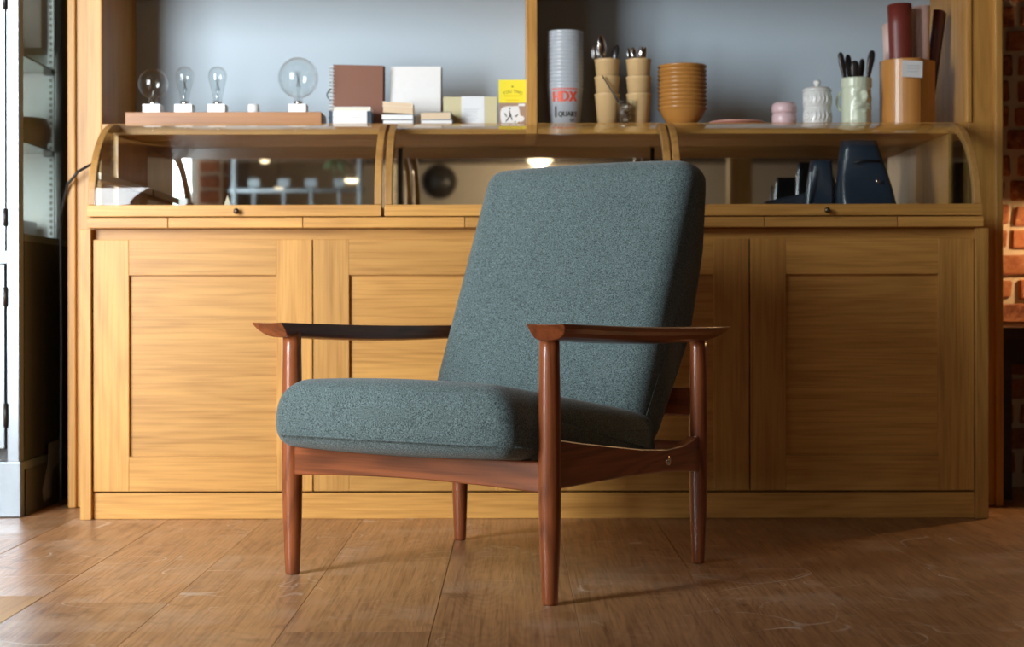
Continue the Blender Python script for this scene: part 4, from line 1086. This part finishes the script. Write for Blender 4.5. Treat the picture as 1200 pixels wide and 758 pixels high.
# ------------------------------------------------------------ dark side table and lamp on the right
tb = thing('side_table', 'low dark wooden table against the brick wall', 'table', (2.1, 5.2, 0))
box(1.475, 2.75, 5.02, 5.37, 0.50, 0.535).build('table_top', 'dark_wood', tb, bevel=0.003)
box(1.50, 2.72, 5.05, 5.07, 0.42, 0.50).build('apron', 'dark_wood', tb)
for x_ in (1.50, 2.68):
    for y_ in (5.045, 5.315): box(x_, x_ + .04, y_, y_ + .04, 0, 0.50).build('leg', 'dark_wood', tb)
lp = thing('table_lamp', 'small dark table lamp with opaque shade on the side table', 'lamp', (1.98, 5.19, 0.535))
MB().lathe([(0, 0), (0.07, 0), (0.07, 0.012), (0.012, 0.02), (0.009, 0.30), (0.009, 0.46), (0, 0.46)], seg=28).build('base', 'lamp_metal', lp, local=True)
MB().lathe([(0.125, 0.40), (0.08, 0.56), (0.078, 0.56), (0.123, 0.40), (0.125, 0.40)], seg=36, cap=False).build('shade', 'lamp_metal', lp, local=True)
MB().ball((0, 0, 0.475), 0.022, 14, 10).build('bulb', 'warm_glow', lp, local=True)
pl = bpy.data.lights.new('table_lamp_light', 'POINT'); pl.energy = 14; pl.color = (1.0, 0.62, 0.28); pl.shadow_soft_size = 0.02
po = bpy.data.objects.new('table_lamp_light', pl); COL.objects.link(po); po.location = (1.98, 5.15, 0.535 + 0.405)

# ------------------------------------------------------------ the room behind the viewer (seen in the smoked mirrors)
def pendant(X, Y, Z, r, label, cord=True, group='pendant lamps'):
    t_ = thing('pendant_lamp', label, 'lamp', (X, Y, Z), group)
    MB().lathe([(0.012, r * .9), (r * .6, r * .75), (r, r * .3), (r, r * .2), (r * .55, r * .68), (0.01, r * .8)], seg=28).build('shade', 'lamp_metal', t_, local=True)
    MB().lathe([(0, -r * .15), (r * .5, -r * .1), (r * .95, r * .22), (0, r * .3)], seg=28).build('diffuser', 'warm_glow', t_, local=True)
    MB().tube([(0, 0, r * .85), (0, 0, ZC - Z)], 0.004, 6).build('cord', 'black', t_, local=True)
pendant(0.245, -5.0, 1.98, 0.13, 'pendant lamp hanging before the cream wall')
for q_, e_ in (((0.245, -5.0, 1.90), 38),):
    l_ = bpy.data.lights.new('pendant_light', 'POINT'); l_.energy = e_; l_.color = (1.0, 0.74, 0.48); l_.shadow_soft_size = 0.02
    lo_ = bpy.data.objects.new('pendant_light', l_); COL.objects.link(lo_); lo_.location = q_
pendant(-1.55, -4.9, 1.80, 0.07, 'small pendant lamp hanging near the brick pier')
pendant(-2.36, -4.8, 1.98, 0.045, 'tiny pendant lamp hanging highest by the window wall')
pendant(-2.2, -4.6, 1.70, 0.045, 'tiny pendant lamp hanging low by the window wall')
ov = thing('wall_mirror', 'oval dark mirror on the cream wall', 'mirror', (-0.76, YF + 0.02, 1.88))
mb = MB().lathe([(0, 0), (0.17, 0), (0.175, 0.015), (0, 0.02)], seg=36)
xf(mb, lambda x_, y_, z_: (x_, z_ - 0.018, y_ * 1.0)).build('mirror_disc', 'lamp_metal', ov, local=True)
# bar counter with pipe frame
ct = thing('bar_counter', 'dark bar counter behind the viewer carrying a pipe frame', 'counter', (-1.7, -2.9, 0))
box(-2.6, -0.9, -3.2, -2.65, 0, 1.02).build('counter_body', 'wall_dark', ct); box(-2.65, -0.85, -3.25, -2.6, 1.02, 1.06).build('counter_top', 'dark_wood', ct)
pf = thing('pipe_frame', 'white pipe frame with four paddle arms on the bar counter', 'pipe frame', (-1.8, -2.9, 1.06))
for x_ in (-2.32, -1.28): MB().tube([(x_, -2.9, 1.06), (x_, -2.9, 1.92)], 0.018, 12).build('post', 'pipe_white', pf)
MB().tube([(-2.36, -2.9, 1.57), (-1.24, -2.9, 1.57)], 0.014, 10).build('crossbar', 'pipe_white', pf)
for x_ in (298, 333, 365, 398):
    X = -(603 - x_) / F * 13.5
    MB().tube([(X, -2.9, 1.35), (X, -2.9, 1.62)], 0.010, 8).build('arm', 'pipe_white', pf); box(X - .045, X + .045, -2.905, -2.88, 1.60, 1.665).build('paddle', 'pipe_white', pf)
hp = thing('hanging_plant', 'spiky green plant hanging over the bar counter', 'plant', (-1.43, -2.6, 1.78))
rnd = random.Random(5)
for k in range(18):
    d = Vector((rnd.uniform(-1, 1), rnd.uniform(-1, 1), rnd.uniform(-.7, .9))).normalized(); L = rnd.uniform(.10, .17)
    MB().tube([(0, 0, 0), d * L * .5 + Vector((0, 0, .01)), d * L - Vector((0, 0, .02))], [0.008, 0.010, 0.001], 5).build('leaf', 'leaf_green', hp, local=True)
MB().tube([(0, 0, 0), (0, 0, ZC - 1.78)], 0.003, 5).build('cord', 'black', hp, local=True)
box(1.72, 1.90, -2.6, -2.42, 0, ZC).build('trim_3', 'oak_z', kind='structure', label='pale timber post standing in the room')
